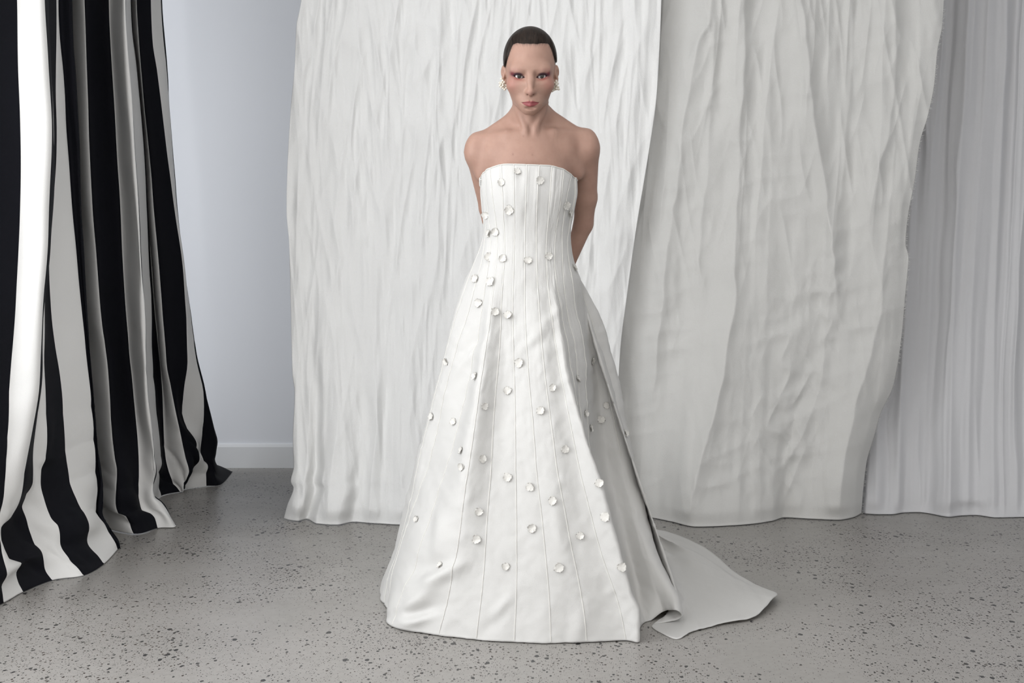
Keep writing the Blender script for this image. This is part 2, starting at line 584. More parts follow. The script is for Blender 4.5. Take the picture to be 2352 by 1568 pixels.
def folds_b(PX, PY):
    w = 9 * vnoise(PX / 200, PY / 420, 2) + 4 * vnoise(PX / 60, PY / 130, 5)
    x = PX + w
    up = 1 - sstep(250, 800, PY)
    h = 0.012 * vnoise((x + 0.10 * (PY - 600)) / 60, PY / 1000, 1)
    h += 0.005 * vnoise((x + 0.06 * PY) / 24, PY / 520, 0)
    h += 0.007 * ridge((x + 0.08 * PY) / 44, PY / 420, 3) * (0.35 + 0.65 * up)
    h += 0.0045 * ridge((x - 0.16 * PY) / 34, PY / 190, 6) * (0.4 + 0.6 * up)
    h += 0.0030 * ridge((x + 0.30 * PY) / 40, PY / 130, 2) * (0.5 + 0.5 * up)
    # crumpled patch left of the frayed edge
    cr = np.exp(-((PX - 1840 + 0.25 * (PY - 850)) / 95) ** 2) * sstep(480, 720, PY) * (1 - sstep(1080, 1180, PY))
    h += cr * (0.007 * ridge((PX + 0.5 * PY) / 42, (PY - 0.4 * PX) / 80, 5) + 0.005 * ridge((PX - 0.7 * PY) / 36, (PY + 0.3 * PX) / 60, 0))
    h += 0.0022 * ridge((PX + 0.15 * PY) / 70, (PY + 0.12 * PX) / 46, 1)
    h += 0.0012 * vnoise(x / 12, PY / 40, 7)
    # soft cross creases low down
    low = sstep(480, 760, PY) * (1 - sstep(1100, 1180, PY))
    h += 0.004 * low * ridge((PX * 0.45 + PY) / 70, (PX - PY * 0.5) / 230, 4)
    wob = 4 * vnoise(PX * 0 + 3.3, PY / 70, 4) + 2 * vnoise(PX / 60, PY / 30, 6)
    for pts, am, wl, wr in (
            ([(1526, -200), (1519, 0), (1500, 250), (1470, 400), (1440, 600), (1425, 760)], 0.016, 40, 16),
            ([(1640, -150), (1634, 30), (1602, 95), (1588, 160), (1566, 300), (1545, 500), (1522, 680), (1500, 900)], 0.034, 46, 15),
            ([(1640, 60), (1633, 200), (1626, 340), (1614, 500), (1606, 640)], 0.019, 26, 13),
            ([(1712, -200), (1710, 0), (1708, 120), (1698, 300), (1694, 450), (1690, 640), (1664, 840), (1640, 950), (1602, 1080), (1580, 1180)], 0.046, 58, 16),
            ([(1760, 100), (1768, 300), (1770, 500), (1760, 700)], 0.014, 30, 16),
            ([(1838, -220), (1842, 0), (1850, 70), (1861, 220), (1872, 300), (1888, 400), (1902, 480), (1916, 570), (1920, 660)], 0.044, 44, 15),
            ([(1960, 0), (1952, 160), (1940, 330), (1926, 480), (1918, 600)], 0.016, 28, 14),
            ([(2062, -200), (2058, 0), (2050, 200), (2038, 310), (2014, 390), (2000, 480)], 0.029, 40, 14),
            ([(2052, 340), (2045, 460), (2030, 640), (2014, 760), (1992, 840), (1958, 960), (1936, 1080), (1925, 1170)], 0.034, 56, 16),
            ([(1905, 640), (1898, 760), (1885, 880), (1850, 980), (1800, 1080), (1775, 1170)], 0.024, 46, 18),
            ([(2120, -200), (2110, 100), (2096, 260), (2080, 400), (2070, 520)], 0.020, 36, 16)):
        h += fold_line(PX + wob, PY, pts, am, wl, wr)
    return h + 0.004


left_b = [(1440, -560), (1420, 0), (1400, 500), (1390, 1000), (1400, 1196)]
right_b = [(2180, -560), (2168, 0), (2164, 60), (2154, 112), (2145, 200), (2130, 270), (2114, 322), (2100, 420), (2085, 500), (2080, 560), (2087, 590),
           (2083, 640), (2078, 690), (2072, 760), (2066, 808), (2050, 890), (2022, 950), (2008, 1000), (1990, 1062), (1982, 1130), (1978, 1182)]
hem_b = [(1390, 1180), (1480, 1188), (1540, 1199), (1600, 1211), (1700, 1207), (1772, 1198), (1802, 1190), (1860, 1193), (1925, 1195), (1958, 1190), (1979, 1180)]
shB, VB, orgB = sheet('linen_sheet', left_b, right_b, hem_b, M_SHEET_B, 520, 380, 4.90, folds_b,
                      'heavier off-white linen sheet with wide folds and a frayed right edge')


def folds_c(PX, PY):
    w = 8 * vnoise(PX / 120, PY / 300, 3) + 3 * vnoise(PX / 30, PY / 120, 2)
    x = PX + w + 0.05 * (PY - 500)
    h = 0.020 * vnoise(x / 30, PY / 1400, 4)
    h += 0.008 * ridge(x / 26, PY / 700, 5)
    h += 0.0015 * vnoise(x / 8, PY / 200, 6)
    for x0, dx, am in ((2040, -30, 0.02), (2110, -50, 0.026), (2165, -45, 0.02), (2210, -30, 0.03), (2255, -35, 0.02), (2300, -22, 0.03), (2345, -12, 0.028)):
        pts = [(x0 + 20 - dx * 0.3, -300), (x0 + 12, 100), (x0 + dx * 0.5, 600), (x0 + dx, 1180)]
        h += fold_line(PX + w * 0.4, PY, pts, am, 26, 9)
    low = sstep(1080, 1180, PY)
    h += 0.012 * low * vnoise(PX / 60, PY / 30, 1)
    return h


left_c = [(2090, -560), (2080, 0), (2000, 600), (1950, 1168)]
right_c = [(2640, -560), (2620, 0), (2600, 600), (2590, 1190)]
hem_c = [(1950, 1168), (1972, 1174), (1990, 1181), (2048, 1183), (2075, 1179), (2108, 1178), (2140, 1182), (2180, 1188), (2212, 1185), (2240, 1184), (2290, 1190), (2352, 1189), (2600, 1192)]
sheet('voile_curtain', left_c, right_c, hem_c, M_SHEET_C, 420, 300, 5.20, folds_c,
      'finely pleated cool white voile curtain at the far right of the backdrop', 'curtain')

# frayed threads along the right edge of the linen sheet: one part of it
fr_v, fr_f = [], []
edge = VB[-1]
n0 = 0
for i in range(60, 379):
    for k in range(3):
        if random.random() < 0.55:
            continue
        p = edge[i] + (edge[min(i + 1, 379)] - edge[i]) * random.random()
        L = random.uniform(0.003, 0.009)
        q = p + np.array([L, -0.004 - 0.004 * random.random(), random.uniform(-0.006, 0.005)])
        m_ = (p + q) / 2 + np.array([0, -0.002, -0.002])
        v, f = tube_np([p - [0.002, 0.001, 0], m_, q], [0.0006, 0.0005, 0.0003], 3)
        fr_v.append(v)
        fr_f.append(f + n0)
        n0 += len(v)
me = mesh_np('frayed_edge', np.concatenate(fr_v) - orgB, np.concatenate(fr_f), [M_SHEET_B])
fo = link('frayed_edge', me, shB)
fo['kind'] = 'stuff'

# ------------------------------------------------------------------ striped curtain
# each column: (colour of the band to its right, [(px, py) knots ... down to the hem])
CUR = [
    ('k', [(-330, -500), (-330, 0), (-330, 700), (-340, 1050), (-350, 1440)]),
    ('k', [(-150, -500), (-150, 0), (-150, 700), (-160, 1050), (-170, 1430)]),
    ('k', [(-60, -500), (-58, 0), (-60, 700), (-70, 1050), (-72, 1300), (-60, 1412)]),
    ('w', [(30, -500), (39, 0), (42, 150), (47, 350), (45, 500), (35, 700), (21, 900), (16, 1050), (11, 1120), (1, 1205), (4, 1260), (17, 1318), (3, 1348), (8, 1386)]),
    ('k', [(98, -500), (104, 0), (110, 150), (119, 290), (119, 350), (111, 550), (99, 700), (85, 900), (62, 1050), (56, 1102), (45, 1155), (27, 1190), (6, 1213), (8, 1245), (24, 1276), (52, 1292), (39, 1316), (45, 1334), (53, 1361)], 3.585),
    ('w', [(108, -500), (110, 0), (122, 350), (115, 550), (101, 700), (98, 807), (92, 900), (77, 1050), (75, 1105), (58, 1140), (45, 1164), (58, 1196), (74, 1236), (96, 1267), (109, 1312), (120, 1334)]),
    ('k', [(106, -500), (108, 0), (118, 350), (112, 550), (101, 700), (100, 807), (106, 900), (108, 968), (108, 1050), (97, 1080), (97, 1102), (105, 1147), (121, 1187), (136, 1205), (145, 1254), (165, 1280), (192, 1323)]),
    ('w', [(120, -500), (127, 0), (128, 200), (127, 350), (113, 600), (116, 700), (141, 900), (154, 1050), (161, 1102), (179, 1151), (201, 1182), (208, 1218), (204, 1240), (214, 1263), (239, 1296)]),
    ('k', [(125, -500), (135, 0), (157, 350), (185, 700), (206, 900), (219, 1050), (226, 1115), (226, 1170), (241, 1220), (266, 1250), (270, 1263)]),
    ('k', [(156, -500), (166, 0), (182, 350), (197, 700), (212, 900), (223, 1050), (229, 1115), (229, 1170), (246, 1215), (268, 1240), (272, 1258)]),
    ('w', [(140, -500), (150, 0), (165, 350), (180, 700), (195, 900), (205, 1050), (212, 1120), (210, 1180), (216, 1212)]),
    ('k', [(186, -500), (194, 0), (207, 350), (230, 700), (251, 884), (254, 960), (263, 1050), (268, 1080), (266, 1150), (272, 1178), (288, 1184), (296, 1205), (308, 1227)]),
    ('w', [(242, -500), (250, 0), (269, 350), (289, 700), (305, 900), (319, 1050), (322, 1147), (326, 1170), (346, 1178), (357, 1191), (362, 1214)], 4.55),
    ('k', [(280, -500), (288, 0), (309, 350), (330, 700), (338, 900), (358, 1050), (361, 1085), (358, 1140), (369, 1154), (388, 1180), (404, 1208)], 4.42),
    ('w', [(268, -500), (278, 0), (298, 350), (318, 700), (326, 900), (343, 1050), (348, 1120), (352, 1166)]),
    ('k', [(292, -500), (301, 0), (329, 350), (347, 700), (355, 900), (368, 1050), (368, 1100), (370, 1140)]),
    ('w', [(292, -500), (302, 0), (330, 350), (354, 700), (373, 900), (380, 1050), (386, 1080), (400, 1110), (414, 1130)]),
    ('k', [(304, -500), (313, 0), (328, 200), (342, 350), (373, 700), (384, 840), (395, 900), (426, 1050), (433, 1080), (427, 1097), (420, 1131)], 5.20),
    ('w', [(336, -500), (347, 0), (351, 100), (360, 160), (383, 350), (426, 700), (431, 830), (423, 900), (420, 950), (427, 972), (456, 1033), (457, 1055), (444, 1080), (432, 1095), (424, 1124)], 5.25),
    ('k', [(358, -500), (368, 0), (380, 150), (395, 350), (416, 560), (433, 700), (450, 820), (467, 910), (465, 990), (461, 1036), (476, 1070), (472, 1090), (474, 1117)], 5.31),
    ('k', [(359, -500), (369, 0), (381, 150), (396, 350), (417, 560), (434, 700), (452, 820), (471, 900), (487, 968), (500, 1022), (497, 1057), (502, 1084), (508, 1113)], 5.34),
    ('k', [(350, -500), (360, 0), (390, 350), (425, 700), (460, 900), (482, 1010), (496, 1062), (534, 1084)], 5.42),
]
ND, YK = 150, 1000.0
cols = []
for ent in CUR:
    band, kn = ent[:2]
    ys = np.array([k[1] for k in kn], float)
    xs = np.array([k[0] for k in kn], float)
    d = floor_d(ys[-1])
    r1 = np.linspace(-500, YK, 90)
    r2 = YK + (ys[-1] - YK) * np.linspace(0, 1, 71)[1:]
    rr = np.concatenate([r1, r2])
    xx = pchip(ys, xs, rr)
    dtop = ent[2] if len(ent) > 2 else d
    cols.append(P(xx, rr, dtop + (d - dtop) * sstep(800, ys[-1], rr)))
K = np.array(cols)
u = np.arange(len(K), dtype=float)
SUB = 10
uq = np.arange(0, (len(K) - 1) * SUB + 1) / SUB
V = catmull_cols(K, u, uq)
# soft creases in the cloth
Nn = grid_normals(V)
vv = np.linspace(0, 1, V.shape[1])[None, :]
uu = uq[:, None]
zz = V[..., 2]
cre = 0.004 * vnoise(uu * 1.3 + zz * 1.5, zz * 5, 1) + 0.0035 * ridge(uu * 0.9 - zz * 3, zz * 9, 3) * sstep(1.1, 0.25, zz)
cre += 0.010 * ridge(uu * 1.1 + zz * 2.0, zz * 13 + uu, 5) * sstep(0.4, 0.05, zz)
V = V + Nn * (cre * sstep(0.0, 0.05, zz))[..., None]
V[..., 2] = np.maximum(V[..., 2], 0.003)
f = grid_faces(V.shape[0], V.shape[1])
bandcol = [0 if CUR[min(int(i // SUB), len(CUR) - 1)][0] == 'w' else 1 for i in range(V.shape[0] - 1)]
fm = np.repeat(np.array(bandcol), V.shape[1] - 1)
me = mesh_np('striped_curtain', V.reshape(-1, 3), f, [M_WHITE, M_BLACK], fm)
org = np.array([-1.5, 4.4, 0])
recentre(me, org)
co = link('striped_curtain', me, loc=org)
tag(co, 'full length curtain in broad black and white vertical stripes, at the far left', 'curtain')
sm = co.modifiers.new('thickness', 'SOLIDIFY')
sm.thickness = 0.0016
sm.offset = 0

# ================================================================== the woman in the gown
ROOT = np.array([0.0510, 3.50, 0.0])
person = bpy.data.objects.new('person', None)
person.empty_display_size = 0.2
person.location = ROOT
COL.objects.link(person)
tag(person, 'woman with slicked back dark hair in strapless ivory gown, arms held behind her back', 'person')

# ------------------------------------------------------------------ gown
SILL = [(375, 1104), (412, 1102), (440, 1102), (480, 1107), (520, 1112), (545, 1111), (570, 1103), (615, 1084), (640, 1068)]
SILR = [(375, 1325), (412, 1325), (440, 1326), (478, 1320), (520, 1312), (545, 1311), (570, 1313), (597, 1318), (625, 1327), (640, 1333)]
YB = 640.0


def sil(y):
    l = pchip([p[0] for p in SILL], [p[1] for p in SILL], y)
    r = pchip([p[0] for p in SILR], [p[1] for p in SILR], y)
    return (l + r) / 2, (r - l) / 2


def bod_b(y):
    return pchip([375, 410, 440, 500, 550, 600, 640], [0.096, 0.110, 0.116, 0.100, 0.090, 0.104, 0.118], y)


DC = 3.50


def ring(phi, y):
    """point of the bodice at angle phi (0 = front, 90 = picture right, 180 = back)"""
    cx, hw = sil(y)
    a = math.radians(phi)
    px = cx + hw * math.sin(a)
    c = math.cos(a)
    dd = DC - bod_b(y) * np.sign(c) * abs(c) ** 0.85
    return px, dd


def bod_d(px, y):
    cx, hw = sil(y)
    xn = np.clip((px - cx) / hw, -1, 1)
    return DC - bod_b(y) * (1 - np.abs(xn) ** 2.2) ** 0.5


def ytop_phi(phi):
    return float(pchip([-180, -100, -88, -70, -52, -33, 0, 25, 40, 58, 75, 90, 110, 180],
                       [425, 418, 412, 398, 386, 378, 377, 380, 385, 397, 409, 416, 422, 425], (phi + 180) % 360 - 180))


NB_, NS_ = 46, 130
YRB = np.linspace(0, 1, NB_)


def col_front(knots, off=0.0, phi=None, lin=1.0, smooth=40):
    """front column: pixel knots from neckline to hem; depth from the bodice and from where the hem meets the floor"""
    ys = [k[1] for k in knots]
    xs = [k[0] for k in knots]
    yt = ys[0]
    if phi is not None:
        yt = ytop_phi(phi)
    yb = yt + (YB - yt) * YRB
    pb = pchip(ys, xs, yb)
    if phi is not None:                     # hidden upper part follows the bodice ring
        k0 = ys[0]
        pr_ = np.array([ring(phi, y)[0] for y in yb])
        w = sstep(k0 - 40, k0 + 5, yb)
        pb = pr_ * (1 - w) + pb * w
    db = bod_d(pb, yb)
    yh = ys[-1]
    g = np.linspace(0, 1, NS_ + 1)[1:]
    y2 = YB + (yh - YB) * g
    p2 = pchip(ys, xs, y2)
    dh = floor_d(yh)
    d0 = db[-1]
    d2 = d0 + (dh - d0) * (lin * g + (1 - lin) * g * g) + off * np.sin(math.pi * g) ** 0.9
    d2 = np.where(g > 0.999, dh, d2)
    out = np.concatenate([P(pb, yb, db), P(p2, y2, d2)])
    for _ in range(smooth):
        out[1:-1] += 0.25 * (out[:-2] + out[2:] - 2 * out[1:-1])
    return out


def path_rows(pts, n):
    pts = np.array(pts, float)
    L = np.concatenate([[0], np.cumsum(np.linalg.norm(np.diff(pts, axis=0), axis=1))])
    s = np.linspace(0, L[-1], n + 1)[1:]
    return np.stack([pchip(L, pts[:, i], s) for i in range(3)], -1)


def bodice_ring(phi):
    yt = ytop_phi(phi)
    yb = yt + (YB - yt) * YRB
    r = [ring(phi, y) for y in yb]
    return P(np.array([a for a, _ in r]), yb, np.array([b for _, b in r]))


def col_px(phi, knots):
    top = bodice_ring(phi)
    pts = [top[-1]] + [P(a, b, c) if c is not None else G(a, b) for a, b, c in knots]
    return np.concatenate([top, path_rows(pts, NS_)])


def col_train(phi, L, H, hz=0.004, bulge=1.12):
    cre = {150: 0.030, 138: 0.022, 165: 0.004, 128: 0.008}.get(phi, 0.0)
    top = bodice_ring(phi)
    W = top[-1]
    Lw, Hw = G(*L), G(*H)
    pts = [W]
    for s in (0.15, 0.3, 0.45, 0.6, 0.75, 0.88, 0.96):
        q = W + (Lw - W) * s
        e = s ** bulge
        q[0] = W[0] + (Lw[0] - W[0]) * e
        q[1] = W[1] + (Lw[1] - W[1]) * e
        pts.append(q)
    pts.append(Lw + (Hw - Lw) * 0.04 + [0, 0, 0.012])
    for s in (0.3, 0.6, 0.85):
        pts.append(Lw + (Hw - Lw) * s + [0, 0, 0.004 + (hz - 0.004) * s + cre * math.sin(math.pi * min(1, s + 0.15))])
    pts.append(Hw + [0, 0, hz])
    return np.concatenate([top, path_rows(pts, NS_)])


FS = {
    -2: ([(1086, 615), (1069, 658), (1055, 699), (1036, 770), (1012, 860), (988, 950), (962, 1060), (938, 1170), (915, 1260), (892, 1330), (880, 1388)], -82),
    -1: ([(1111, 593), (1097, 634), (1084, 684), (1078, 710), (1053, 784), (1037, 845), (1019, 916), (999, 1010), (978, 1092), (958, 1140), (924, 1240), (900, 1320), (888, 1400)], -73),
    0: ([(1128, 551), (1123, 604), (1114, 658), (1106, 716), (1092, 798), (1081, 857), (1069, 913), (1051, 980), (1034, 1050), (1018, 1097), (1005, 1130), (980, 1206), (955, 1287), (919, 1371), (903, 1408), (902, 1440)], -62),
    1: ([(1126, 386), (1132, 455), (1139, 501), (1143, 558), (1141, 604), (1134, 661), (1129, 699), (1125, 743), (1113, 816), (1101, 898), (1092, 962), (1079, 1056), (1067, 1130), (1059, 1195), (1048, 1279), (1036, 1335), (1025, 1397), (1008, 1460)], None),
    2: ([(1151, 378), (1154, 432), (1157, 501), (1160, 570), (1158, 616), (1155, 646), (1151, 699), (1150, 763), (1145, 828), (1139, 898), (1133, 977), (1128, 1080), (1120, 1172), (1115, 1256), (1109, 1340), (1101, 1411), (1093, 1471)], None),
    3: ([(1180, 377), (1181, 455), (1182, 547), (1180.5, 593), (1179, 658), (1177, 713), (1179, 787), (1181, 875), (1183.5, 992), (1184, 1097), (1186, 1186), (1187, 1312), (1184, 1411), (1181, 1476)], None),
    4: ([(1210, 378), (1209, 432), (1206, 524), (1206, 615), (1205, 658), (1206, 728), (1211, 816), (1217, 898), (1226, 992), (1233, 1097), (1241, 1158), (1251, 1256), (1259, 1340), (1264, 1425), (1265, 1479)], None),
    5: ([(1239, 379), (1234, 455), (1232, 547), (1233, 615), (1235, 658), (1239, 722), (1248, 831), (1257, 904), (1268, 986), (1281, 1092), (1294, 1153), (1311, 1251), (1328, 1329), (1341, 1405), (1347, 1476)], None),
    6: ([(1268, 381), (1264, 443), (1257, 535), (1253.5, 570), (1255, 604), (1258, 649), (1265, 713), (1280, 816), (1295, 895), (1309, 968), (1327, 1062), (1351, 1158), (1370, 1234), (1390, 1301), (1415, 1366), (1429, 1419), (1438, 1473)], None),
    'F': ([(1283, 385), (1277, 455), (1269, 510), (1265, 560), (1266, 604), (1270, 650), (1280, 716), (1293, 800), (1305, 875), (1318, 921), (1336, 980), (1351, 1030), (1371, 1086), (1390, 1150), (1404, 1211), (1418, 1256), (1429, 1301), (1446, 1357), (1450, 1378), (1465, 1396), (1464, 1477)], None),
    7: ([(1295, 389), (1289, 455), (1281, 501), (1275, 558), (1274, 599), (1279, 652), (1290.5, 716), (1303, 792), (1315, 870), (1328, 950), (1350, 1030), (1374, 1090), (1402, 1200), (1430, 1300), (1449, 1360), (1466, 1400), (1466, 1463)], None),
    8: ([(1313, 402), (1304, 443), (1297, 489), (1291, 547), (1292.6, 599), (1296, 655), (1308, 737), (1321, 804), (1327, 880), (1333, 950), (1352, 1030), (1375, 1090), (1403, 1200), (1431, 1300), (1450, 1360), (1468, 1410), (1468, 1450)], None),
    9: ([(1303, 558), (1306, 593), (1315, 646), (1321, 699), (1336, 763), (1345, 828), (1346, 900), (1350, 980), (1356, 1040), (1376, 1095), (1404, 1200), (1432, 1300), (1452, 1370), (1472, 1439)], 74),
}
order = []
cl = []


def addc(key, arr):
    order.append(key)
    cl.append(arr)


SLk = [(1104, 412), (1102, 440), (1107, 480), (1112, 520), (1111, 545), (1103, 570), (1084, 615), (1061, 655), (1047, 700), (1040, 740), (1010, 857), (993, 919),
       (966, 1021), (946, 1097), (918, 1205), (900, 1290), (880, 1335), (872, 1366)]
addc('SL', col_front(SLk, 0.0))
for k, off, lin in ((-2, 0.0, 1), (-1, 0.0, 1), (0, 0.015, 1), (1, -0.035, 1), (2, 0.004, 1), (3, 0.004, 1), (4, -0.006, 1), (5, -0.022, 1), (6, -0.022, 1), ('F', -0.035, 1), (7, 0.0, 1), (8, 0.03, 1), (9, 0.05, 1)):
    kn, phi = FS[k]
    addc(k, col_front(kn, off, phi, lin, 4 if k in ('F', 7, 8, 9) else 40))
addc('E', col_px(82, [(1330, 690, 3.470), (1339, 760, 3.478), (1349, 830, 3.485), (1354, 940, 3.490), (1358, 1045, 3.488), (1378, 1100, 3.48), (1405, 1200, 3.463), (1434, 1300, 3.438), (1456, 1375, 3.41), (1479, 1431, None)]))
addc('R', col_px(86, [(1348, 740, 3.53), (1364, 830, 3.565), (1376, 940, 3.585), (1390, 1045, 3.585), (1414, 1150, 3.56), (1444, 1260, 3.525), (1470, 1350, 3.47), (1494, 1426, None)]))
addc(10, col_px(89, [(1338, 670, 3.52), (1362, 745, 3.55), (1381, 816, 3.575), (1398, 904, 3.59), (1417, 1000, 3.585), (1438, 1100, 3.565), (1468, 1225, 3.515), (1498, 1320, 3.45), (1524, 1404, 3.385)]))
addc('B', col_px(93, [(1352, 677, 3.54), (1381, 740, 3.57), (1404, 816, 3.60), (1421, 880, 3.62), (1435, 962, 3.625), (1449, 1036, 3.615), (1459, 1097, 3.60), (1476, 1152, 3.575), (1494, 1228, 3.54), (1510, 1284, 3.49), (1532, 1335, 3.43), (1549, 1380, 3.36), (1552, 1402, 3.325)]))
addc('B2', col_px(97, [(1351, 677, 3.56), (1380, 740, 3.61), (1402, 816, 3.66), (1419, 880, 3.69), (1433, 962, 3.70), (1448, 1036, 3.695), (1458, 1097, 3.68), (1476, 1152, 3.655), (1494, 1228, 3.61), (1512, 1284, 3.56), (1536, 1335, 3.49), (1557, 1392, 3.385), (1557, 1421, 3.345)]))
addc('B3', col_px(99, [(1350, 677, 3.57), (1379, 740, 3.63), (1400, 816, 3.68), (1417, 880, 3.715), (1431, 962, 3.725), (1446, 1036, 3.72), (1457, 1097, 3.705), (1475, 1152, 3.68), (1494, 1228, 3.635), (1513, 1284, 3.585), (1537, 1335, 3.52), (1548, 1392, 3.43), (1526, 1422, 3.40), (1497, 1437, None)]))
addc('B4', col_px(101, [(1350, 677, 3.58), (1379, 740, 3.65), (1400, 816, 3.70), (1417, 880, 3.735), (1431, 962, 3.75), (1446, 1036, 3.745), (1457, 1097, 3.73), (1475, 1152, 3.705), (1494, 1228, 3.66), (1514, 1284, 3.61), (1540, 1340, 3.545), (1558, 1395, 3.43), (1552, 1430, 3.36), (1537, 1464, None)]))
for phi, L, H, hz in ((104, (1566, 1385), (1600, 1450), .004), (108, (1553, 1360), (1660, 1436), .006), (112, (1548, 1340), (1730, 1424), .010),
                      (119, (1543, 1322), (1771, 1397), .026), (128, (1537, 1304), (1785, 1378), .020), (138, (1527, 1284), (1745, 1353), .010),
                      (150, (1516, 1264), (1690, 1319), .006), (165, (1505, 1245), (1610, 1256), .006), (180, (1490, 1229), (1530, 1223), .004),
                      (196, (1430, 1228), (1435, 1206), .004), (214, (1250, 1240), (1290, 1206), .004), (234, (1050, 1255), (1075, 1218), .004),
                      (250, (935, 1295), (930, 1258), .004), (262, (895, 1335), (884, 1318), .004)):
    addc('T%d' % phi, col_train(phi, L, H, hz))
K = np.array(cl + [cl[0]])
SUBG = 12
chord = np.linalg.norm(np.diff(K, axis=0), axis=2).mean(1)
u = np.concatenate([[0], np.cumsum(np.maximum(chord, 0.006))])
uq = np.concatenate([u[i] + (u[i + 1] - u[i]) * np.arange(SUBG) / SUBG for i in range(len(u) - 1)])
GV = catmull_cols(K, u, uq, closed=True)
GV = np.array(GV)
nu, nv = GV.shape[:2]


def closed_normals(V):
    W = np.concatenate([V[-3:], V, V[:3]], 0)
    return grid_normals(W)[3:-3]


GN = closed_normals(GV)
ctr = np.array([ROOT[0], DC])
sgn = np.sign(((GV[:, :60, :2] - ctr) * GN[:, :60, :2]).sum(-1).mean())
GN *= sgn
ZC = GV[..., 2]
arc = uq[:, None] + 0 * ZC
skirt = sstep(0.98, 0.8, ZC)
cid = (np.arange(nu) / SUBG)[:, None]
seamd = np.abs(cid - np.round(cid))
dx = GV[..., 0] - ROOT[0]
h = 0.0024 * skirt * vnoise((dx + 0.5 * ZC) * 16, (ZC - dx * 0.5) * 7, 1)
h += 0.0014 * skirt * ridge((dx - 0.8 * ZC) * 14, (ZC + dx) * 11, 3)
crump = sstep(1.02, 0.94, ZC) * sstep(0.52, 0.78, ZC) * sstep(-0.10, 0.05, dx) * (cid < 10.2)
h += 0.0024 * crump * ridge((dx * 1.2 - ZC) * 17, (ZC + dx * 0.8) * 9, 5)
h += 0.0016 * crump * ridge((dx * 1.0 + ZC * 1.2) * 22, (ZC - dx) * 12, 2)
h += 0.0007 * skirt * ridge((dx + ZC) * 44, (ZC - 0.7 * dx) * 30, 0)
h += 0.0006 * skirt * ridge((dx - 0.6 * ZC) * 60, (ZC + 0.5 * dx) * 34, 7)
h += 0.0008 * vnoise(arc * 160, ZC * 26, 2) * sstep(1.22, 1.05, ZC) * 0.5
seamc = np.array([isinstance(k, int) for k in order] + [True])
near = seamc[np.clip(np.round(cid).astype(int), 0, len(order))]
h -= 0.0010 * np.exp(-(seamd / 0.075) ** 2) * near
# short puckers along the seams and along the hem
h += 0.0009 * np.exp(-(seamd / 0.16) ** 2) * vnoise(ZC * 70, cid * 3, 4)
h += 0.0035 * sstep(0.14, 0.02, ZC) * vnoise(arc * 34, ZC * 8, 6) * (np.abs(cid) < 11)
# bodice puckers below the neckline
h += 0.0032 * np.clip(vnoise(cid * 2.1 + 0.3, ZC * 3, 7), -0.4, 1) * sstep(1.08, 1.14, ZC) * (1 - sstep(1.24, 1.27, ZC)) * 1.0


def dent(px, py, rx, ry, amp, ang=0.0):
    qx, qy, _ = project(GV)
    ca, sa = math.cos(ang), math.sin(ang)
    a = (qx - px) * ca + (qy - py) * sa
    b = -(qx - px) * sa + (qy - py) * ca
    vis = (GN[..., 1] < 0.25)
    return amp * np.exp(-(a / rx) ** 2 - (b / ry) ** 2) * vis


for args in ((1000, 1325, 60, 14, 0.016, -0.45), (965, 1375, 80, 16, 0.018, -0.75), (985, 1300, 40, 22, -0.012, -0.3), (950, 1405, 50, 12, -0.016, -0.2),
             (960, 1425, 32, 10, 0.016, -0.35), (1010, 1235, 16, 60, 0.010, 0.1), (990, 1180, 14, 50, -0.006, 0.15),
             (1150, 1400, 40, 12, 0.010, -0.9), (1130, 1430, 46, 12, -0.007, -0.8), (1320, 1240, 18, 80, -0.006, -0.2),
             (1280, 1205, 14, 60, 0.006, -0.15), (1330, 1445, 16, 40, 0.006, 0.2), (1255, 740, 50, 9, 0.004, -0.8), (1235, 775, 50, 9, 0.004, -0.7),
             (1080, 820, 70, 14, 0.006, -0.8), (1100, 780, 60, 12, -0.004, -0.7), (1150, 940, 30, 80, -0.007, 0.1)):
    h += dent(*args)
GV = GV + GN * h[..., None]
GV[..., 2] = np.maximum(GV[..., 2], 0.003)
GN = closed_normals(GV) * sgn
f = grid_faces(nu, nv, wrap=True, flip=(sgn < 0))
me = mesh_np('gown', GV.reshape(-1, 3) - ROOT, f, [M_GOWN])
gown = link('gown', me, person)
tag(gown, 'strapless ivory satin gown with corded seams and a long train')
sm = gown.modifiers.new('thickness', 'SOLIDIFY')
sm.thickness = 0.002
sm.offset = -1

# corded seams
for k in order:
    if not isinstance(k, int):
        continue
    i = order.index(k) * SUBG
    r0 = 0 if k <= 9 else NB_ - 4
    if k == 10:
        r1 = NB_ + 70
    else:
        r1 = nv - 1
    pts = GV[i, r0:r1] + GN[i, r0:r1] * 0.0004
    v, f = tube_np(pts, 0.00135, 6)
    link('piping', mesh_np('piping', v - ROOT, f, [M_PIPE]), gown)
# bound neckline
pts = np.concatenate([GV[:, 0], GV[:1, 0]])
v, f = tube_np(pts, 0.0017, 6)
link('neckline_binding', mesh_np('neckline_binding', v - ROOT, f, [M_PIPE]), gown)


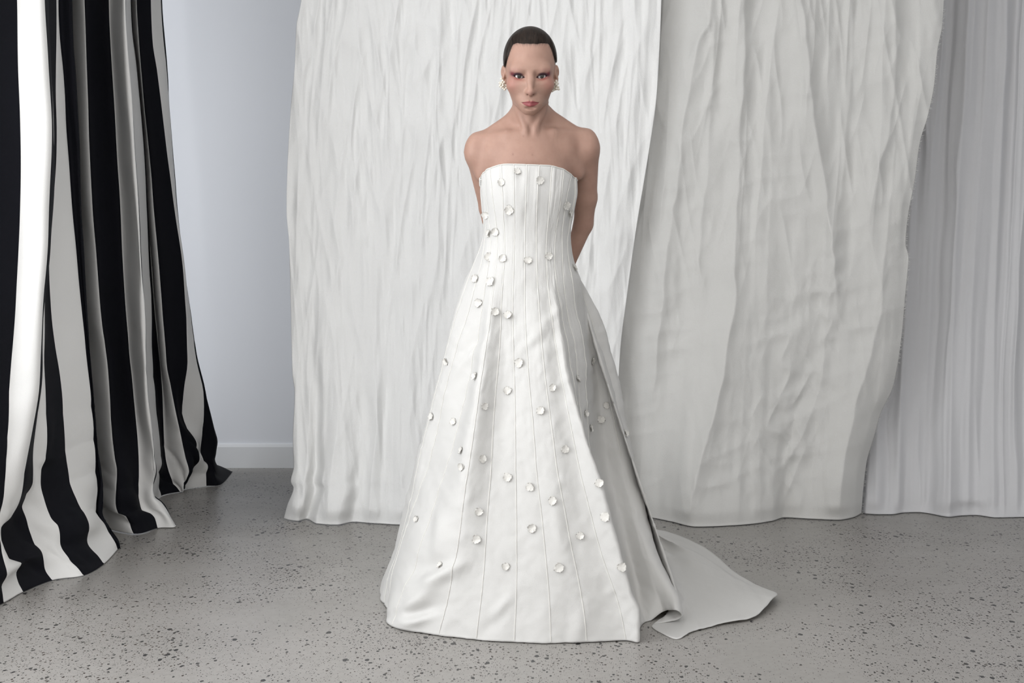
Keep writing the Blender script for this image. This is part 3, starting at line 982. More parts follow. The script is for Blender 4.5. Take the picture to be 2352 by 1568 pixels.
# applied silk flowers
def flower_mesh(seed):
    r = random.Random(seed)
    vs, fs = [], []
    npet = r.choice((4, 5, 5))
    fold = r.uniform(0, 2 * math.pi)
    for p in range(npet):
        a0 = 2 * math.pi * p / npet + r.uniform(-0.15, 0.15)
        L = r.uniform(0.0115, 0.0150)
        Wd = r.uniform(0.0072, 0.0088)
        lift = 0.10 + 0.85 * max(0, math.cos(a0 - fold)) ** 2 + r.uniform(-0.08, 0.12)
        base = len(vs)
        nr, nc = 8, 6
        for i in range(nr + 1):
            t = i / nr
            for j in range(nc + 1):
                s = 2 * j / nc - 1
                w = Wd * (math.sqrt(max(0.02, 1 - ((t - 0.6) / 0.41) ** 2)) if t > 0.6 else 0.35 + 0.65 * math.sin(math.pi / 2 * t / 0.6))
                x = L * (t - 0.12 * s * s * t) * (1 + (0.05 * math.sin(5 * s + p) if t > 0.8 else 0))
                y = s * w
                z = 0.0010 + L * (0.62 * lift * t ** 1.4) + 0.0016 * s * s * t * math.cos(p * 2.1) + 0.0009 * math.sin(6 * s + 3 * p) * t
                xr = x * (1 - 0.35 * lift * t)
                vs.append((xr * math.cos(a0) - y * math.sin(a0), xr * math.sin(a0) + y * math.cos(a0), z))
        for i in range(nr):
            for j in range(nc):
                q = base + i * (nc + 1) + j
                fs.append((q, q + nc + 1, q + nc + 2, q + 1))
    me = mesh_np('flower', np.array(vs), np.array(fs), [M_PETAL])
    return me


FM = [flower_mesh(s) for s in range(6)]
FLOW = [(1193, 391), (1146, 420), (1245, 414), (1167, 488), (1306, 474), (1316, 491), (1110, 495), (1117, 534), (1133, 538), (1117, 587), (1151, 588), (1216, 595),
        (1266, 587), (1325, 612), (1087, 637), (1122, 643), (1093, 694), (1137, 709), (1162, 720), (1019, 834), (1087, 860), (1190, 829), (1161, 893), (1118, 934),
        (1238, 939), (1272, 887), (1332, 868), (1366, 828), (986, 956), (1036, 968), (1383, 962), (1388, 928), (1350, 952), (1362, 985), (1443, 993), (1056, 1033), (1057, 1068),
        (1113, 1050), (1302, 1031), (1160, 1094), (1214, 1118), (1266, 1146), (1373, 1106), (956, 1189), (1106, 1178), (1386, 1185), (1091, 1236), (1218, 1212),
        (1338, 1230), (1004, 1296), (1156, 1299), (1287, 1302), (1429, 1302)]
qx, qy, qd = project(GV)
facing = ((np.array([0, 0, CAM_H]) - GV) * GN).sum(-1) > -0.25
for n_, (fx, fy) in enumerate(FLOW):
    dist = np.hypot(qx - fx, qy - fy)
    cand = np.argwhere((dist < max(7.0, dist.min() + 1)) & facing)
    if len(cand) == 0:
        cand = np.argwhere(dist < dist.min() + 3)
    i, j = min(cand, key=lambda c: qd[c[0], c[1]])
    nrm = Vector(GN[i, j])
    o = link('flower', FM[n_ % 6], gown)
    q = nrm.to_track_quat('Z', 'Y').to_matrix().to_4x4() @ Matrix.Rotation(random.uniform(0, 6.28), 4, 'Z')
    q.translation = Vector(GV[i, j] + GN[i, j] * 0.0012 - ROOT)
    s = random.uniform(0.92, 1.12)
    o.matrix_local = q @ Matrix.Scale(s, 4)

# ------------------------------------------------------------------ body: one continuous surface from a distance field
E0 = P(1218.5, 175, 3.37)
Bv = np.array([0, 0, CAM_H]) - E0
Bv[0] = 0
Bv /= np.linalg.norm(Bv)
Cv = np.array([0, 0, 1.0]) - Bv * Bv[2]
Cv /= np.linalg.norm(Cv)
Av = np.cross(Cv, Bv)


def Hd(a, b, c):
    return E0 + a * Av + b * Bv + c * Cv


def axis_pts(lo, hi, fine_lo, fine_hi, fine, coarse):
    a = np.arange(lo, fine_lo, coarse)
    b = np.arange(fine_lo, fine_hi, fine)
    c = np.arange(fine_hi, hi, coarse)
    return np.concatenate([a, b, c])


xs = axis_pts(-0.17, 0.27, ROOT[0] - 0.080, ROOT[0] + 0.083, 0.0014, 0.0045)
ys_ = axis_pts(3.285, 3.80, 3.325, 3.425, 0.0014, 0.0050)
zs = np.concatenate([np.arange(-0.02, 0.86, 0.014), np.arange(0.86, 1.385, 0.0055), np.arange(1.385, 1.685, 0.0014)])


class Field:
    def __init__(self):
        self.D = np.full((len(xs), len(ys_), len(zs)), 0.06, np.float32)

    def box(self, lo, hi, pad):
        r = []
        for ax, l, h_ in zip((xs, ys_, zs), lo, hi):
            i0 = np.searchsorted(ax, l - pad)
            i1 = np.searchsorted(ax, h_ + pad)
            r.append(slice(int(i0), int(i1)))
        return tuple(r)

    def pts(self, sl):
        return (xs[sl[0]][:, None, None].astype(np.float32), ys_[sl[1]][None, :, None].astype(np.float32), zs[sl[2]][None, None, :].astype(np.float32))

    def blend(self, sl, d, k, op):
        A = self.D[sl]
        if op == 'add':
            if k > 0:
                hh = np.clip(0.5 + 0.5 * (A - d) / k, 0, 1)
                self.D[sl] = A * (1 - hh) + d * hh - k * hh * (1 - hh)
            else:
                self.D[sl] = np.minimum(A, d)
        else:
            if k > 0:
                hh = np.clip(0.5 - 0.5 * (A + d) / k, 0, 1)
                self.D[sl] = A * (1 - hh) - d * hh + k * hh * (1 - hh)
            else:
                self.D[sl] = np.maximum(A, -d)

    def head(self, sl):
        X, Y, Z = self.pts(sl)
        X = X - E0[0]
        Y = Y - E0[1]
        Z = Z - E0[2]
        a = X * Av[0] + Y * Av[1] + Z * Av[2]
        b = X * Bv[0] + Y * Bv[1] + Z * Bv[2]
        c = X * Cv[0] + Y * Cv[1] + Z * Cv[2]
        return a, b, c

    def ell_h(self, ctr, r, k=0.01, op='add', tilt=0.0, roll=0.0):
        """ellipsoid in head coordinates, tilt turns it about the a axis, roll in the picture plane"""
        R = max(r)
        w = Hd(*ctr)
        sl = self.box(w - R, w + R, k * 1.6 + 0.012)
        a, b, c = self.head(sl)
        a = a - ctr[0]
        b = b - ctr[1]
        c = c - ctr[2]
        if tilt:
            ct, st = math.cos(tilt), math.sin(tilt)
            b, c = b * ct + c * st, -b * st + c * ct
        if roll:
            ct, st = math.cos(roll), math.sin(roll)
            a, c = a * ct + c * st, -a * st + c * ct
        k0 = np.sqrt((a / r[0]) ** 2 + (b / r[1]) ** 2 + (c / r[2]) ** 2)
        k1 = np.sqrt((a / r[0] ** 2) ** 2 + (b / r[1] ** 2) ** 2 + (c / r[2] ** 2) ** 2) + 1e-9
        self.blend(sl, k0 * (k0 - 1) / k1, k, op)

    def cap_w(self, p, q, r0, r1, k=0.02, op='add'):
        p = np.asarray(p, float)
        q = np.asarray(q, float)
        R = max(r0, r1)
        sl = self.box(np.minimum(p, q) - R, np.maximum(p, q) + R, k * 1.6 + 0.012)
        X, Y, Z = self.pts(sl)
        ba = q - p
        L2 = float(ba @ ba)
        t = np.clip(((X - p[0]) * ba[0] + (Y - p[1]) * ba[1] + (Z - p[2]) * ba[2]) / L2, 0, 1)
        d = np.sqrt((X - p[0] - t * ba[0]) ** 2 + (Y - p[1] - t * ba[1]) ** 2 + (Z - p[2] - t * ba[2]) ** 2) - (r0 + (r1 - r0) * t)
        self.blend(sl, d, k, op)

    def cap_h(self, p, q, r0, r1, k=0.006, op='add'):
        self.cap_w(Hd(*p), Hd(*q), r0, r1, k, op)

    def ell_w(self, ctr, r, k=0.03, op='add'):
        ctr = np.asarray(ctr, float)
        r = np.asarray(r, float)
        sl = self.box(ctr - r, ctr + r, k * 1.6 + 0.012)
        X, Y, Z = self.pts(sl)
        a, b, c = X - ctr[0], Y - ctr[1], Z - ctr[2]
        k0 = np.sqrt((a / r[0]) ** 2 + (b / r[1]) ** 2 + (c / r[2]) ** 2)
        k1 = np.sqrt((a / r[0] ** 2) ** 2 + (b / r[1] ** 2) ** 2 + (c / r[2] ** 2) ** 2) + 1e-9
        self.blend(sl, k0 * (k0 - 1) / k1, k, op)


F = Field()
# torso, hips, legs (inside the gown)
F.ell_w(P(1216, 470, 3.51), (0.120, 0.080, 0.17), 0.03)
F.ell_w(P(1212, 560, 3.51), (0.108, 0.074, 0.14), 0.03)
F.ell_w(P(1203, 650, 3.53), (0.145, 0.098, 0.11), 0.03)
for s in (-1, 1):
    F.cap_w((ROOT[0] + s * 0.075, 3.54, 0.90), (ROOT[0] + s * 0.085, 3.53, 0.48), 0.075, 0.05, 0.02)
    F.cap_w((ROOT[0] + s * 0.085, 3.53, 0.48), (ROOT[0] + s * 0.085, 3.56, 0.085), 0.052, 0.034, 0.02)
    F.cap_w((ROOT[0] + s * 0.085, 3.57, 0.035), (ROOT[0] + s * 0.10, 3.40, 0.024), 0.032, 0.022, 0.03)
# chest and back
F.ell_w(P(1217, 372, 3.515), (0.112, 0.080, 0.105), 0.03)
F.cap_w(P(1300, 345, 3.505), P(1326, 398, 3.530), 0.030, 0.022, 0.03)
F.cap_w(P(1134, 350, 3.505), P(1108, 402, 3.530), 0.030, 0.022, 0.03)
F.ell_w(P(1217, 330, 3.525), (0.120, 0.066, 0.050), 0.03)
for s in (-1, 1):
    F.ell_w(P(1215 + s * 46, 425, 3.462), (0.050, 0.046, 0.048), 0.02)
# neck
F.cap_w(P(1217, 312, 3.525), P(1218, 215, 3.470), 0.054, 0.0475, 0.012)
F.cap_w(P(1188, 272, 3.525), P(1108, 325, 3.540), 0.026, 0.024, 0.035)
F.cap_w(P(1254, 268, 3.525), P(1334, 318, 3.540), 0.026, 0.024, 0.035)
# shoulders and arms drawn back behind her
F.ell_w(P(1094, 346, 3.540), (0.034, 0.042, 0.050), 0.025)
F.ell_w(P(1349, 336, 3.540), (0.034, 0.042, 0.050), 0.025)
F.cap_w(P(1096, 352, 3.545), P(1122, 478, 3.640), 0.0335, 0.0275, 0.016)
F.cap_w(P(1349, 345, 3.545), P(1345, 455, 3.615), 0.0345, 0.0335, 0.016)
F.cap_w(P(1345, 455, 3.615), P(1340, 515, 3.650), 0.0335, 0.0285, 0.012)
wl, wr = P(1180, 600, 3.705), P(1288, 648, 3.700)
F.cap_w(P(1122, 478, 3.640), P(1128, 505, 3.66), 0.0275, 0.026, 0.012)
F.cap_w(P(1128, 505, 3.66), wl, 0.026, 0.019, 0.012)
F.cap_w(P(1340, 515, 3.650), wr, 0.0285, 0.019, 0.012)
# hands: the right one holds the left wrist
for w0, sx in ((wl, 1), (wr, -1)):
    palm = w0 + np.array([sx * 0.050, 0.012, -0.030])
    F.cap_w(w0, palm, 0.018, 0.024, 0.012)
    for fi in range(4):
        k0 = palm + np.array([sx * 0.022, 0.006, 0.026 - fi * 0.018])
        L = (0.030, 0.034, 0.032, 0.025)[fi]
        k1 = k0 + np.array([sx * L, 0.012, -0.006])
        k2 = k1 + np.array([sx * L * 0.45, -0.010, -0.014])
        F.cap_w(k0, k1, 0.0088, 0.0080, 0.003)
        F.cap_w(k1, k2, 0.0080, 0.0068, 0.003)
    t0 = palm + np.array([-sx * 0.012, 0.012, 0.018])
    F.cap_w(t0, t0 + np.array([sx * 0.026, 0.014, 0.026]), 0.0105, 0.0085, 0.004)
    F.cap_w(t0 + np.array([sx * 0.026, 0.014, 0.026]), t0 + np.array([sx * 0.050, 0.010, 0.028]), 0.0085, 0.0070, 0.003)
# collar bones, throat, neck tendons
F.cap_w(P(1205, 307, 3.460), P(1165, 310, 3.474), 0.0070, 0.0070, 0.018)
F.cap_w(P(1165, 310, 3.474), P(1098, 320, 3.518), 0.0070, 0.0080, 0.020)
F.cap_w(P(1231, 305, 3.460), P(1271, 305, 3.474), 0.0070, 0.0070, 0.018)
F.cap_w(P(1271, 305, 3.474), P(1340, 311, 3.518), 0.0070, 0.0080, 0.020)
F.cap_w(P(1186, 236, 3.470), P(1209, 301, 3.452), 0.0090, 0.0080, 0.009)
F.cap_w(P(1252, 236, 3.470), P(1229, 299, 3.452), 0.0090, 0.0080, 0.009)
F.cap_w(P(1218, 262, 3.452), P(1218, 284, 3.462), 0.010, 0.010, 0.012)

# skull and face, in head coordinates (right, towards the lens, up)
F.ell_h((0, -0.090, 0.046), (0.0695, 0.094, 0.0835), 0.02)
F.ell_h((0, -0.058, 0.012), (0.0635, 0.066, 0.088), 0.015)
F.ell_h((0, -0.050, -0.030), (0.0555, 0.056, 0.058), 0.02)
F.ell_h((0, -0.048, -0.064), (0.0345, 0.042, 0.032), 0.016)
F.ell_h((0, -0.0235, -0.0875), (0.0165, 0.0165, 0.0140), 0.014)
for s in (-1, 1):
    F.ell_h((s * 0.0375, -0.074, -0.044), (0.0130, 0.030, 0.026), 0.014)
    F.cap_h((s * 0.0335, -0.070, -0.062), (s * 0.010, -0.028, -0.091), 0.0105, 0.0095, 0.012)
    F.ell_h((s * 0.0440, -0.026, -0.022), (0.0180, 0.0200, 0.0150), 0.024, roll=-s * 0.3)
    F.ell_h((s * 0.0300, -0.0075, 0.0205), (0.0220, 0.0095, 0.0110), 0.024, roll=-s * 0.08)
F.ell_h((0, -0.018, -0.070), (0.0300, 0.0240, 0.0240), 0.018)
# eye sockets
for s in (-1, 1):
    F.ell_h((s * 0.0310, 0.0140, -0.0010), (0.0170, 0.0140, 0.0110), 0.014, 'sub')
    F.ell_h((s * 0.0160, 0.0150, 0.0005), (0.0068, 0.0150, 0.0105), 0.010, 'sub')
# nose
F.cap_h((0, -0.002, 0.012), (0, 0.0080, -0.012), 0.0072, 0.0068, 0.010)
F.cap_h((0, 0.0075, -0.012), (0, 0.0175, -0.0395), 0.0064, 0.0076, 0.009)
F.ell_h((0, 0.0180, -0.0415), (0.0082, 0.0080, 0.0076), 0.006)
for s in (-1, 1):
    F.ell_h((s * 0.0086, 0.0075, -0.0420), (0.0054, 0.0090, 0.0056), 0.008)
    F.ell_h((s * 0.0070, 0.0125, -0.0488), (0.0020, 0.0036, 0.0022), 0.0015, 'sub', roll=s * 0.6)
F.cap_h((0, 0.0185, -0.0468), (0, 0.0060, -0.0510), 0.0040, 0.0045, 0.004)
# mouth
for s in (-1, 1):
    F.cap_h((s * 0.0042, 0.0066, -0.0672), (s * 0.0205, -0.0030, -0.0694), 0.0038, 0.0018, 0.0030)
    F.cap_h((s * 0.0010, 0.0058, -0.0762), (s * 0.0170, -0.0015, -0.0726), 0.0052, 0.0022, 0.0035)
F.cap_h((0, 0.0058, -0.0694), (0, 0.0060, -0.0698), 0.0034, 0.0034, 0.003)
F.ell_h((0, 0.0000, -0.0850), (0.0150, 0.0060, 0.0032), 0.006, 'sub')
for s in (-1, 1):
    F.cap_h((0, 0.0118, -0.0712), (s * 0.0130, 0.0060, -0.0708), 0.0010, 0.0010, 0.0012, 'sub')
    F.cap_h((s * 0.0130, 0.0060, -0.0706), (s * 0.0235, -0.0020, -0.0704), 0.0010, 0.0011, 0.0012, 'sub')
# lids
EYE_B, EYE_R = -0.0135, 0.0118
for s in (-1, 1):
    F.ell_h((s * 0.0308, EYE_B, 0.0), (0.0136, 0.0136, 0.0136), 0.003)
    F.cap_h((s * 0.0200, -0.0030, 0.0135), (s * 0.0310, -0.0020, 0.0155), 0.0040, 0.0046, 0.012)
    F.cap_h((s * 0.0310, -0.0020, 0.0155), (s * 0.0430, -0.0110, 0.0125), 0.0046, 0.0040, 0.012)
DSKULL = None


def lid_shape(a, c, s):
    t = (a * s - 0.0309) / 0.0149
    up = 0.0045 * (1 - np.clip(np.abs(t + 0.08), 0, 1.2) ** 2.2) + 0.0027 * t - 0.0010
    lo = -0.0050 * (1 - np.clip(np.abs(t - 0.05), 0, 1.2) ** 2) + 0.0026 * t - 0.0010
    return np.maximum(c - up, lo - c), t, up


for s in (-1, 1):
    w = Hd(s * 0.0308, 0, 0)
    sl = F.box(w - [0.018, 0.02, 0.012], w + [0.018, 0.02, 0.012], 0.002)
    a, b, c = F.head(sl)
    ff, t, up = lid_shape(a, c, s)
    cut = np.maximum(ff, -(b + 0.0145))
    F.blend(sl, cut.astype(np.float32), 0.0008, 'sub')
DHEAD = F.D.copy()
# ears
for s in (-1, 1):
    F.ell_h((s * 0.0550, -0.092, -0.004), (0.0115, 0.020, 0.027), 0.010)
    F.ell_h((s * 0.0720, -0.088, 0.006), (0.0060, 0.0140, 0.0250), 0.006, roll=s * 0.16)
    F.ell_h((s * 0.0760, -0.094, 0.016), (0.0050, 0.0120, 0.0145), 0.005, roll=s * 0.15)
    F.ell_h((s * 0.0650, -0.080, -0.020), (0.0070, 0.0100, 0.0100), 0.006)
    F.ell_h((s * 0.0780, -0.080, 0.006), (0.0040, 0.0070, 0.0120), 0.003, 'sub', roll=s * 0.15)


def surface_nets(D, keep=None):
    S = D < 0
    nx, ny, nz = D.shape
    cnt = np.zeros((nx - 1, ny - 1, nz - 1), np.int8)
    offs = [(i, j, k) for i in (0, 1) for j in (0, 1) for k in (0, 1)]
    for i, j, k in offs:
        cnt += S[i:nx - 1 + i, j:ny - 1 + j, k:nz - 1 + k]
    act = (cnt > 0) & (cnt < 8)
    idx = np.argwhere(act)
    num = -np.ones(act.shape, np.int32)
    num[act] = np.arange(len(idx))
    acc = np.zeros((len(idx), 3))
    n = np.zeros(len(idx))
    edges = [(a, b) for a in offs for b in offs if sum(b) - sum(a) == 1 and all(x <= y for x, y in zip(a, b))]
    for a, b in edges:
        va = D[idx[:, 0] + a[0], idx[:, 1] + a[1], idx[:, 2] + a[2]]
        vb = D[idx[:, 0] + b[0], idx[:, 1] + b[1], idx[:, 2] + b[2]]
        m = (va < 0) != (vb < 0)
        t = np.where(m, va / np.where(m, va - vb, 1), 0)
        p = np.array(a)[None] + t[:, None] * (np.array(b) - np.array(a))[None]
        acc[m] += p[m]
        n += m
    g = idx + acc / n[:, None]
    out = np.stack([np.interp(g[:, i], np.arange(len(ax)), ax) for i, ax in enumerate((xs, ys_, zs))], -1)
    faces = []
    for ax in range(3):
        o1, o2 = [(1, 2), (2, 0), (0, 1)][ax]
        sl0 = [slice(None)] * 3
        sl1 = [slice(None)] * 3
        sl0[ax] = slice(0, -1)
        sl1[ax] = slice(1, None)
        ch = S[tuple(sl0)] != S[tuple(sl1)]
        e = np.argwhere(ch)
        ok = (e[:, o1] > 0) & (e[:, o2] > 0) & (e[:, o1] < D.shape[o1] - 1) & (e[:, o2] < D.shape[o2] - 1)
        e = e[ok]
        q = []
        for da, db in ((0, 0), (1, 0), (1, 1), (0, 1)):
            c = e.copy()
            c[:, o1] -= 1 - da
            c[:, o2] -= 1 - db
            q.append(num[c[:, 0], c[:, 1], c[:, 2]])
        q = np.stack(q, -1)
        inside_first = S[e[:, 0], e[:, 1], e[:, 2]]
        q[~inside_first] = q[~inside_first][:, ::-1]
        faces.append(q)
    return out, np.concatenate(faces)


def relax(v, f, it=2, lam=0.5):
    e = np.concatenate([f[:, [0, 1]], f[:, [1, 2]], f[:, [2, 3]], f[:, [3, 0]]])
    for _ in range(it):
        s = np.zeros_like(v)
        n = np.zeros(len(v))
        for k in range(3):
            s[:, k] = np.bincount(e[:, 0], v[e[:, 1], k], len(v)) + np.bincount(e[:, 1], v[e[:, 0], k], len(v))
        n = np.bincount(e[:, 0], minlength=len(v)) + np.bincount(e[:, 1], minlength=len(v))
        v = v * (1 - lam) + lam * s / n[:, None]
    return v


bvts, bfc = surface_nets(F.D)
bvts = relax(bvts, bfc, 2, 0.45)
soft = relax(bvts, bfc, 8, 0.5)
low_ = sstep(-0.108, -0.130, (bvts - E0) @ Cv)[:, None]
bvts = bvts * (1 - low_) + soft * low_


def head_co(v):
    q = v - E0
    return q @ Av, q @ Bv, q @ Cv


HLX = [0, 0.012, 0.030, 0.044, 0.049, 0.0525, 0.0575, 0.0615, 0.0655, 0.069, 0.072, 0.075, 0.2]
HLY = [0.0855, 0.0860, 0.0872, 0.0870, 0.0850, 0.078, 0.066, 0.054, 0.041, 0.027, 0.014, 0.002, 0.0]


def HLN(x):
    return 0.0007 * vnoise(x * 420, 0 * x + 2.2, 3) + 0.0010 * vnoise(x * 140, 0 * x + 5.2, 4)


# skin tone and make-up per vertex
a, b, c = head_co(bvts)
skin = np.array([0.395, 0.245, 0.190])
colr = np.tile(skin, (len(bvts), 1))


def tint(mask, col, k):
    global colr
    m = np.clip(mask * k, 0, 1)[:, None]
    colr = colr * (1 - m) + np.array(col) * m


front = b > -0.055
ishead = (c > -0.11) & (c < 0.2)
hm = np.where(ishead & front, 1.0, 0.0)
s_ = np.sign(a)
aa = np.abs(a)
# flush on cheeks, nose, chin
tint(hm * np.exp(-((aa - 0.051) / 0.017) ** 2 - ((c + 0.020) / 0.021) ** 2), (0.36, 0.135, 0.115), 0.5)
tint(hm * np.exp(-((aa) / 0.010) ** 2 - ((c + 0.046) / 0.010) ** 2) * (b > 0.010), (0.41, 0.205, 0.175), 0.4)
# eye shadow: plum on the lid, red towards the temple and under the eye
for s in (-1, 1):
    ff, t, up = lid_shape(a, c, s)
    side = (s_ == s) * hm * (b > -0.035)
    tint(side * np.exp(-((aa - 0.044) / 0.013) ** 2 - ((c - 0.0150 - 0.2 * (aa - 0.044)) / 0.0065) ** 2), (0.37, 0.165, 0.15), 0.25)
    tint(side * np.exp(-((aa - 0.035) / 0.014) ** 2 - ((c + 0.0078 - 0.2 * (aa - 0.031)) / 0.0040) ** 2), (0.29, 0.078, 0.058), 0.95)
    tint(side * np.exp(-((aa - 0.0475) / 0.0098) ** 2 - ((c - 0.0052 - 0.35 * (aa - 0.0475)) / 0.0064) ** 2), (0.165, 0.036, 0.046), 1.15)
    tint(side * np.exp(-((aa - 0.034) / 0.0155) ** 4 - ((c - up - 0.0026) / 0.0034) ** 2), (0.048, 0.020, 0.031), 1.2)
    tint(side * (b > -0.016) * np.exp(-(np.clip(ff, -0.001, 1) / 0.0013) ** 2) * (c > up - 0.003), (0.05, 0.025, 0.03), 0.9)
    tint(side * (b > -0.016) * np.exp(-(np.clip(ff, -0.001, 1) / 0.0010) ** 2) * (c <= up - 0.003), (0.28, 0.10, 0.10), 0.7)
    tint(side * np.exp(-((aa - 0.036) / 0.018) ** 2 - ((c - 0.0175 - 0.1 * (aa - 0.03)) / 0.0028) ** 2), (0.36, 0.20, 0.165), 0.4)
# fine short hair softens the hairline
hreg_ = c - (np.interp(np.abs(a - 0.002), HLX, HLY) + HLN(a))
streak = 0.0020 + 0.0036 * np.clip(0.5 + vnoise(np.arctan2(a, c - 0.01) * 60, 8 * c, 2), 0, 1)
tint(np.exp(-np.clip(-hreg_, 0, 1) / streak) * (b > -0.074) * (c > 0.012) * (np.abs(a) < 0.0705), (0.06, 0.042, 0.035), 0.8)
# lips
t = np.clip(aa / 0.0232, 0, 1)
lu = -0.0706 + 0.0058 * (1 - t ** 1.35) - 0.0019 * np.exp(-(aa / 0.0034) ** 2)
ll = -0.0710 - 0.0104 * (1 - t ** 2.0)
lm = sstep(-0.0008, 0.0006, lu - c) * sstep(-0.0008, 0.0008, c - ll) * (aa < 0.0238) * (b > -0.012) * hm
tint(lm, (0.27, 0.062, 0.070), 0.92)
tint(hm * np.exp(-((c + 0.0708) / 0.0011) ** 2) * (aa < 0.0230) * (b > -0.010), (0.16, 0.035, 0.04), 0.75)
# nostrils
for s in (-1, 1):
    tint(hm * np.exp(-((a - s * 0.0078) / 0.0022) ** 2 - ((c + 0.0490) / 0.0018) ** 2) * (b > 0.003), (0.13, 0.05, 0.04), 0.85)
# small moles on the chest and the arm
for mx, my in ((1178, 354), (1223, 355), (1202, 312), (1345, 470)):
    qx_, qy_, qd_ = project(bvts)
    tint(np.exp(-((qx_ - mx) ** 2 + (qy_ - my) ** 2) / 2.2 ** 2) * (qd_ < 3.56), (0.26, 0.14, 0.11), 0.7)


def mat_skin():
    m = NT('skin')
    at = m.n('ShaderNodeVertexColor')
    at.layer_name = 'tone'
    v = m.coords()
    f = m.noise(v, 38, 4, 0.6)
    mul = m.n('ShaderNodeMix', data_type='RGBA', blend_type='MULTIPLY')
    mul.inputs[0].default_value = 1.0
    m.l(at.outputs['Color'], mul.inputs[6])
    m.l(m.ramp(f, [(0.3, (0.93, 0.90, 0.90)), (0.7, (1.03, 1.03, 1.03))]), mul.inputs[7])
    m.l(mul.outputs[2], m.b.inputs['Base Color'])
    m.set(Roughness=0.52)
    m.b.inputs['Specular IOR Level'].default_value = 0.32
    m.b.inputs['Subsurface Weight'].default_value = 0.10
    m.b.inputs['Subsurface Radius'].default_value = (0.9, 0.35, 0.22)
    m.b.inputs['Subsurface Scale'].default_value = 0.006
    m.bump(m.noise(v, 420, 2), 0.08, 0.001)
    return m.m


M_SKIN = mat_skin()
me = mesh_np('body', bvts - ROOT, bfc, [M_SKIN])
ca = me.color_attributes.new('tone', 'FLOAT_COLOR', 'POINT')
ca.data.foreach_set('color', np.concatenate([colr, np.ones((len(colr), 1))], 1).astype(np.float32).ravel())
body = link('body', me, person)
tag(body, 'bare face, neck, shoulders and arms with red eye make-up')

# hair: a thin cap over the skull that fades into the hairline
hz0 = int(np.searchsorted(zs, 1.385))
slh = (slice(0, len(xs)), slice(0, len(ys_)), slice(hz0 - 2, len(zs)))
a, b, c = F.head(slh)
aab = np.abs(a - 0.002)
line = (np.interp(aab.ravel(), HLX, HLY) + HLN(a.ravel())).reshape(aab.shape)
dfront = c - line                                                  # above the hairline
back = (-b - 0.090) - 0.30 * np.clip(-c, 0, 1)                     # behind the ears
nape = c + 0.075
reg = np.maximum(dfront + 0.0 * b, np.minimum(back, nape))
strand = 0.0007 * np.sin(np.arctan2(a, c - 0.02) * 64 + 9 * b) + 0.0005 * np.sin(np.arctan2(a, c - 0.02) * 137 - 31 * b)
thick = np.clip(reg * 0.22, -0.004, 0.0055) + 0 * strand
Dh = (DHEAD[slh] - thick).astype(np.float32)
Dh = np.where(reg < -0.012, 0.01, Dh)
# low knot at the nape
kn = Hd(0.0, -0.205, 0.004)
X, Y, Z = F.pts(slh)
kd = np.sqrt(((X - kn[0]) / 1.1) ** 2 + ((Y - kn[1]) / 0.8) ** 2 + (Z - kn[2]) ** 2) - 0.034 + 0.0015 * np.sin(np.arctan2(X - kn[0], Z - kn[2]) * 9 + (Y - kn[1]) * 90)
Dh = np.minimum(Dh, kd).astype(np.float32)
zs_full = zs
zs = zs[slh[2]]
hv, hf = surface_nets(Dh)
zs = zs_full
hv = relax(hv, hf, 1, 0.4)
ha, hb, hc = head_co(hv)
hl = np.interp(np.abs(ha - 0.002), HLX, HLY) + HLN(ha)
hreg = np.maximum(hc - hl, np.minimum((-hb - 0.090) - 0.30 * np.clip(-hc, 0, 1), hc + 0.075))
keep = (hreg[hf] > -0.006).all(1)
hf = hf[keep]
used = np.unique(hf)
remap = -np.ones(len(hv), int)
remap[used] = np.arange(len(used))


def mat_hair():
    m = NT('dark_brown_hair')
    v = m.coords((90, 9, 22))
    f = m.noise(v, 3.0, 4, 0.6)
    m.l(m.ramp(f, [(0.25, (0.006, 0.0045, 0.004)), (0.75, (0.030, 0.020, 0.015))]), m.b.inputs['Base Color'])
    m.set(Roughness=0.42)
    m.b.inputs['Specular IOR Level'].default_value = 0.12
    m.bump(f, 0.35, 0.003)
    return m.m


M_HAIR = mat_hair()
hair = link('hair', mesh_np('hair', hv[used] - ROOT, remap[hf], [M_HAIR]), person)
tag(hair, 'dark brown hair slicked back flat over the skull')

# eyes
M_SCL = mat_plain('eye_white', (0.58, 0.54, 0.53), 0.2)
M_IRIS = mat_plain('iris_hazel', (0.060, 0.048, 0.038), 0.15, 0, 0.5, 900)
M_PUP = mat_plain('pupil_black', (0.006, 0.006, 0.006), 0.08)


def dome(R, th0, th1, rings, seg):
    vs = []
    for i in range(rings + 1):
        th = th0 + (th1 - th0) * i / rings
        for j in range(seg):
            ph = 2 * math.pi * j / seg
            vs.append((R * math.sin(th) * math.cos(ph), R * math.cos(th), R * math.sin(th) * math.sin(ph)))
    fs = [(i * seg + j, i * seg + (j + 1) % seg, (i + 1) * seg + (j + 1) % seg, (i + 1) * seg + j) for i in range(rings) for j in range(seg)]
    return np.array(vs), np.array(fs)


for s in (-1, 1):
    ec = Hd(s * 0.0308, EYE_B, 0.0)
    mv, mf = dome(EYE_R, 0.001, math.pi - 0.001, 20, 28)
    R3 = np.stack([Av, Bv, Cv], 1)
    eye = link('eye', mesh_np('eye', mv @ R3.T, mf, [M_SCL]), person, ec - ROOT)
    mv, mf = dome(EYE_R + 0.00025, 0.16, 0.53, 6, 28)
    link('iris', mesh_np('iris', mv @ R3.T, mf, [M_IRIS]), eye)
    mv, mf = dome(EYE_R + 0.0003, 0.001, 0.19, 4, 24)
    link('pupil', mesh_np('pupil', mv @ R3.T, mf, [M_PUP]), eye)

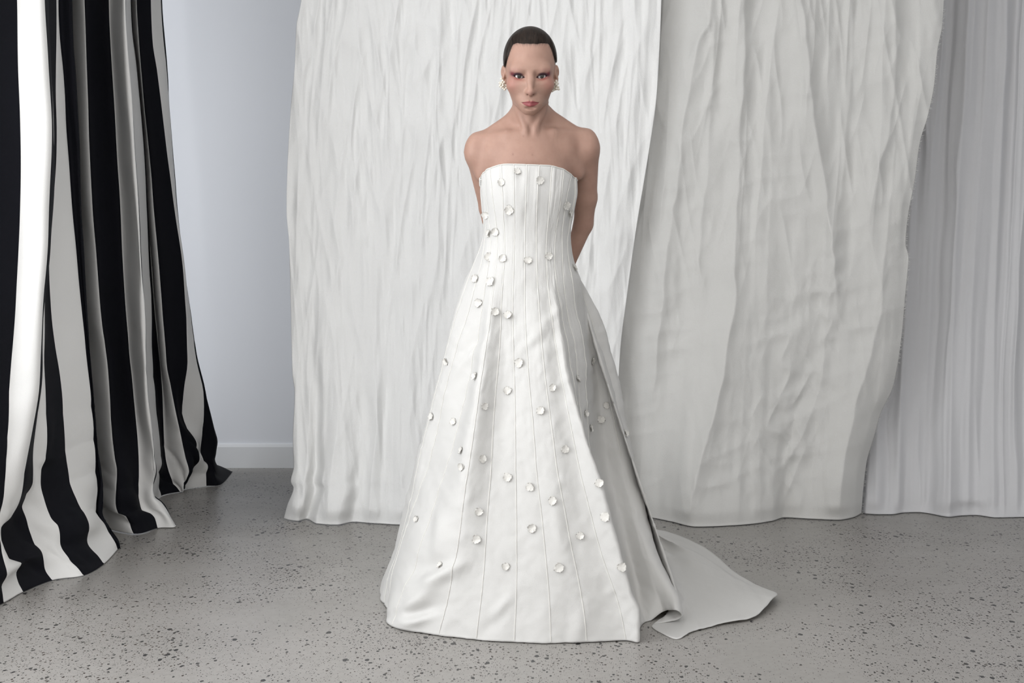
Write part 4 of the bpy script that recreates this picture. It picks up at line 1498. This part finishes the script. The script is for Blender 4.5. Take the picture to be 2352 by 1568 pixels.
# lashes: a dark lined rim along the upper lid, winged at the outer corner
M_LASH = mat_plain('dark_lash', (0.012, 0.008, 0.010), 0.6)
for s in (-1, 1):
    tt = np.linspace(-0.95, 1.18, 22)
    al = 0.0309 + 0.0149 * tt
    up = 0.0045 * (1 - np.clip(np.abs(tt + 0.08), 0, 1.0) ** 2.2) + 0.0027 * tt - 0.0010 + 0.0010 * np.clip(tt - 0.9, 0, 1) * 4
    rb = 0.0139 ** 2 - (al - 0.0308) ** 2 - up ** 2
    bl = EYE_B + np.sqrt(np.clip(rb, 0.0000045, 1)) + 0.0002
    pts = np.array([Hd(s * x, y, z + 0.0004) for x, y, z in zip(al, bl, up)])
    v, f = tube_np(pts, 0.00085 * np.clip(np.minimum(tt + 1.1, (1.3 - tt) * 2.2), 0.15, 1), 6)
    link('eyelashes', mesh_np('eyelashes', v - ROOT, f, [M_LASH]), person)

# pearl cluster earrings
mp_ = NT('pearl')
mp_.b.inputs['Base Color'].default_value = (0.70, 0.655, 0.565, 1)
mp_.set(Roughness=0.18)
mp_.b.inputs['Coat Weight'].default_value = 0.5
M_PEARL = mp_.m
M_GOLD = mat_plain('gold_plate', (0.75, 0.50, 0.20), 0.28, 1.0)
pv, pf = dome(0.0035, 0.001, math.pi - 0.001, 10, 14)
PM = mesh_np('pearl', pv, pf, [M_PEARL])
EAR = {-1: [(1152, 181), (1158.4, 188.5), (1152, 190), (1147.8, 190), (1162.6, 195.5), (1155.6, 196), (1148.2, 197), (1156, 202), (1163, 201.6), (1159.5, 194), (1155, 185), (1152, 199.5), (1159.5, 198.5), (1165, 198), (1159.5, 205), (1150.5, 193.5), (1155.5, 191.5)],
       1: [(1279, 185.5), (1282.6, 191.5), (1272, 195.7), (1277.5, 196), (1283.6, 199.5), (1270.5, 203), (1276, 204.5), (1282, 204), (1270, 208.5), (1276, 190), (1280, 189), (1279, 193.5), (1274.5, 199.5), (1280.5, 198), (1279, 203), (1273, 206.5), (1285, 204.5)]}
for s in (-1, 1):
    cpx = np.mean(np.array(EAR[s]), 0)
    ctr_ = Hd((cpx[0] - 1218.5) / 837, -0.070, (175 - cpx[1]) / 837)
    bvv, bff = dome(1.0, 0.001, math.pi - 0.001, 8, 16)
    bvv = bvv * [0.0060, 0.0035, 0.0105]
    er = link('earring', mesh_np('earring', bvv, bff, [M_GOLD]), person, ctr_ - ROOT + np.array([0, 0.003, 0]))
    tag(er, 'clip earring of clustered pearls on gold')
    for i, (ex, ey) in enumerate(EAR[s]):
        w = Hd((ex - 1218.5) / 837, -0.0655 + 0.003 * ((i * 7) % 3) - 0.0025 * abs(ex - cpx[0]) / 4, (175 - ey) / 837)
        link('pearl', PM, er, w - ctr_ - np.array([0, 0.003, 0]))
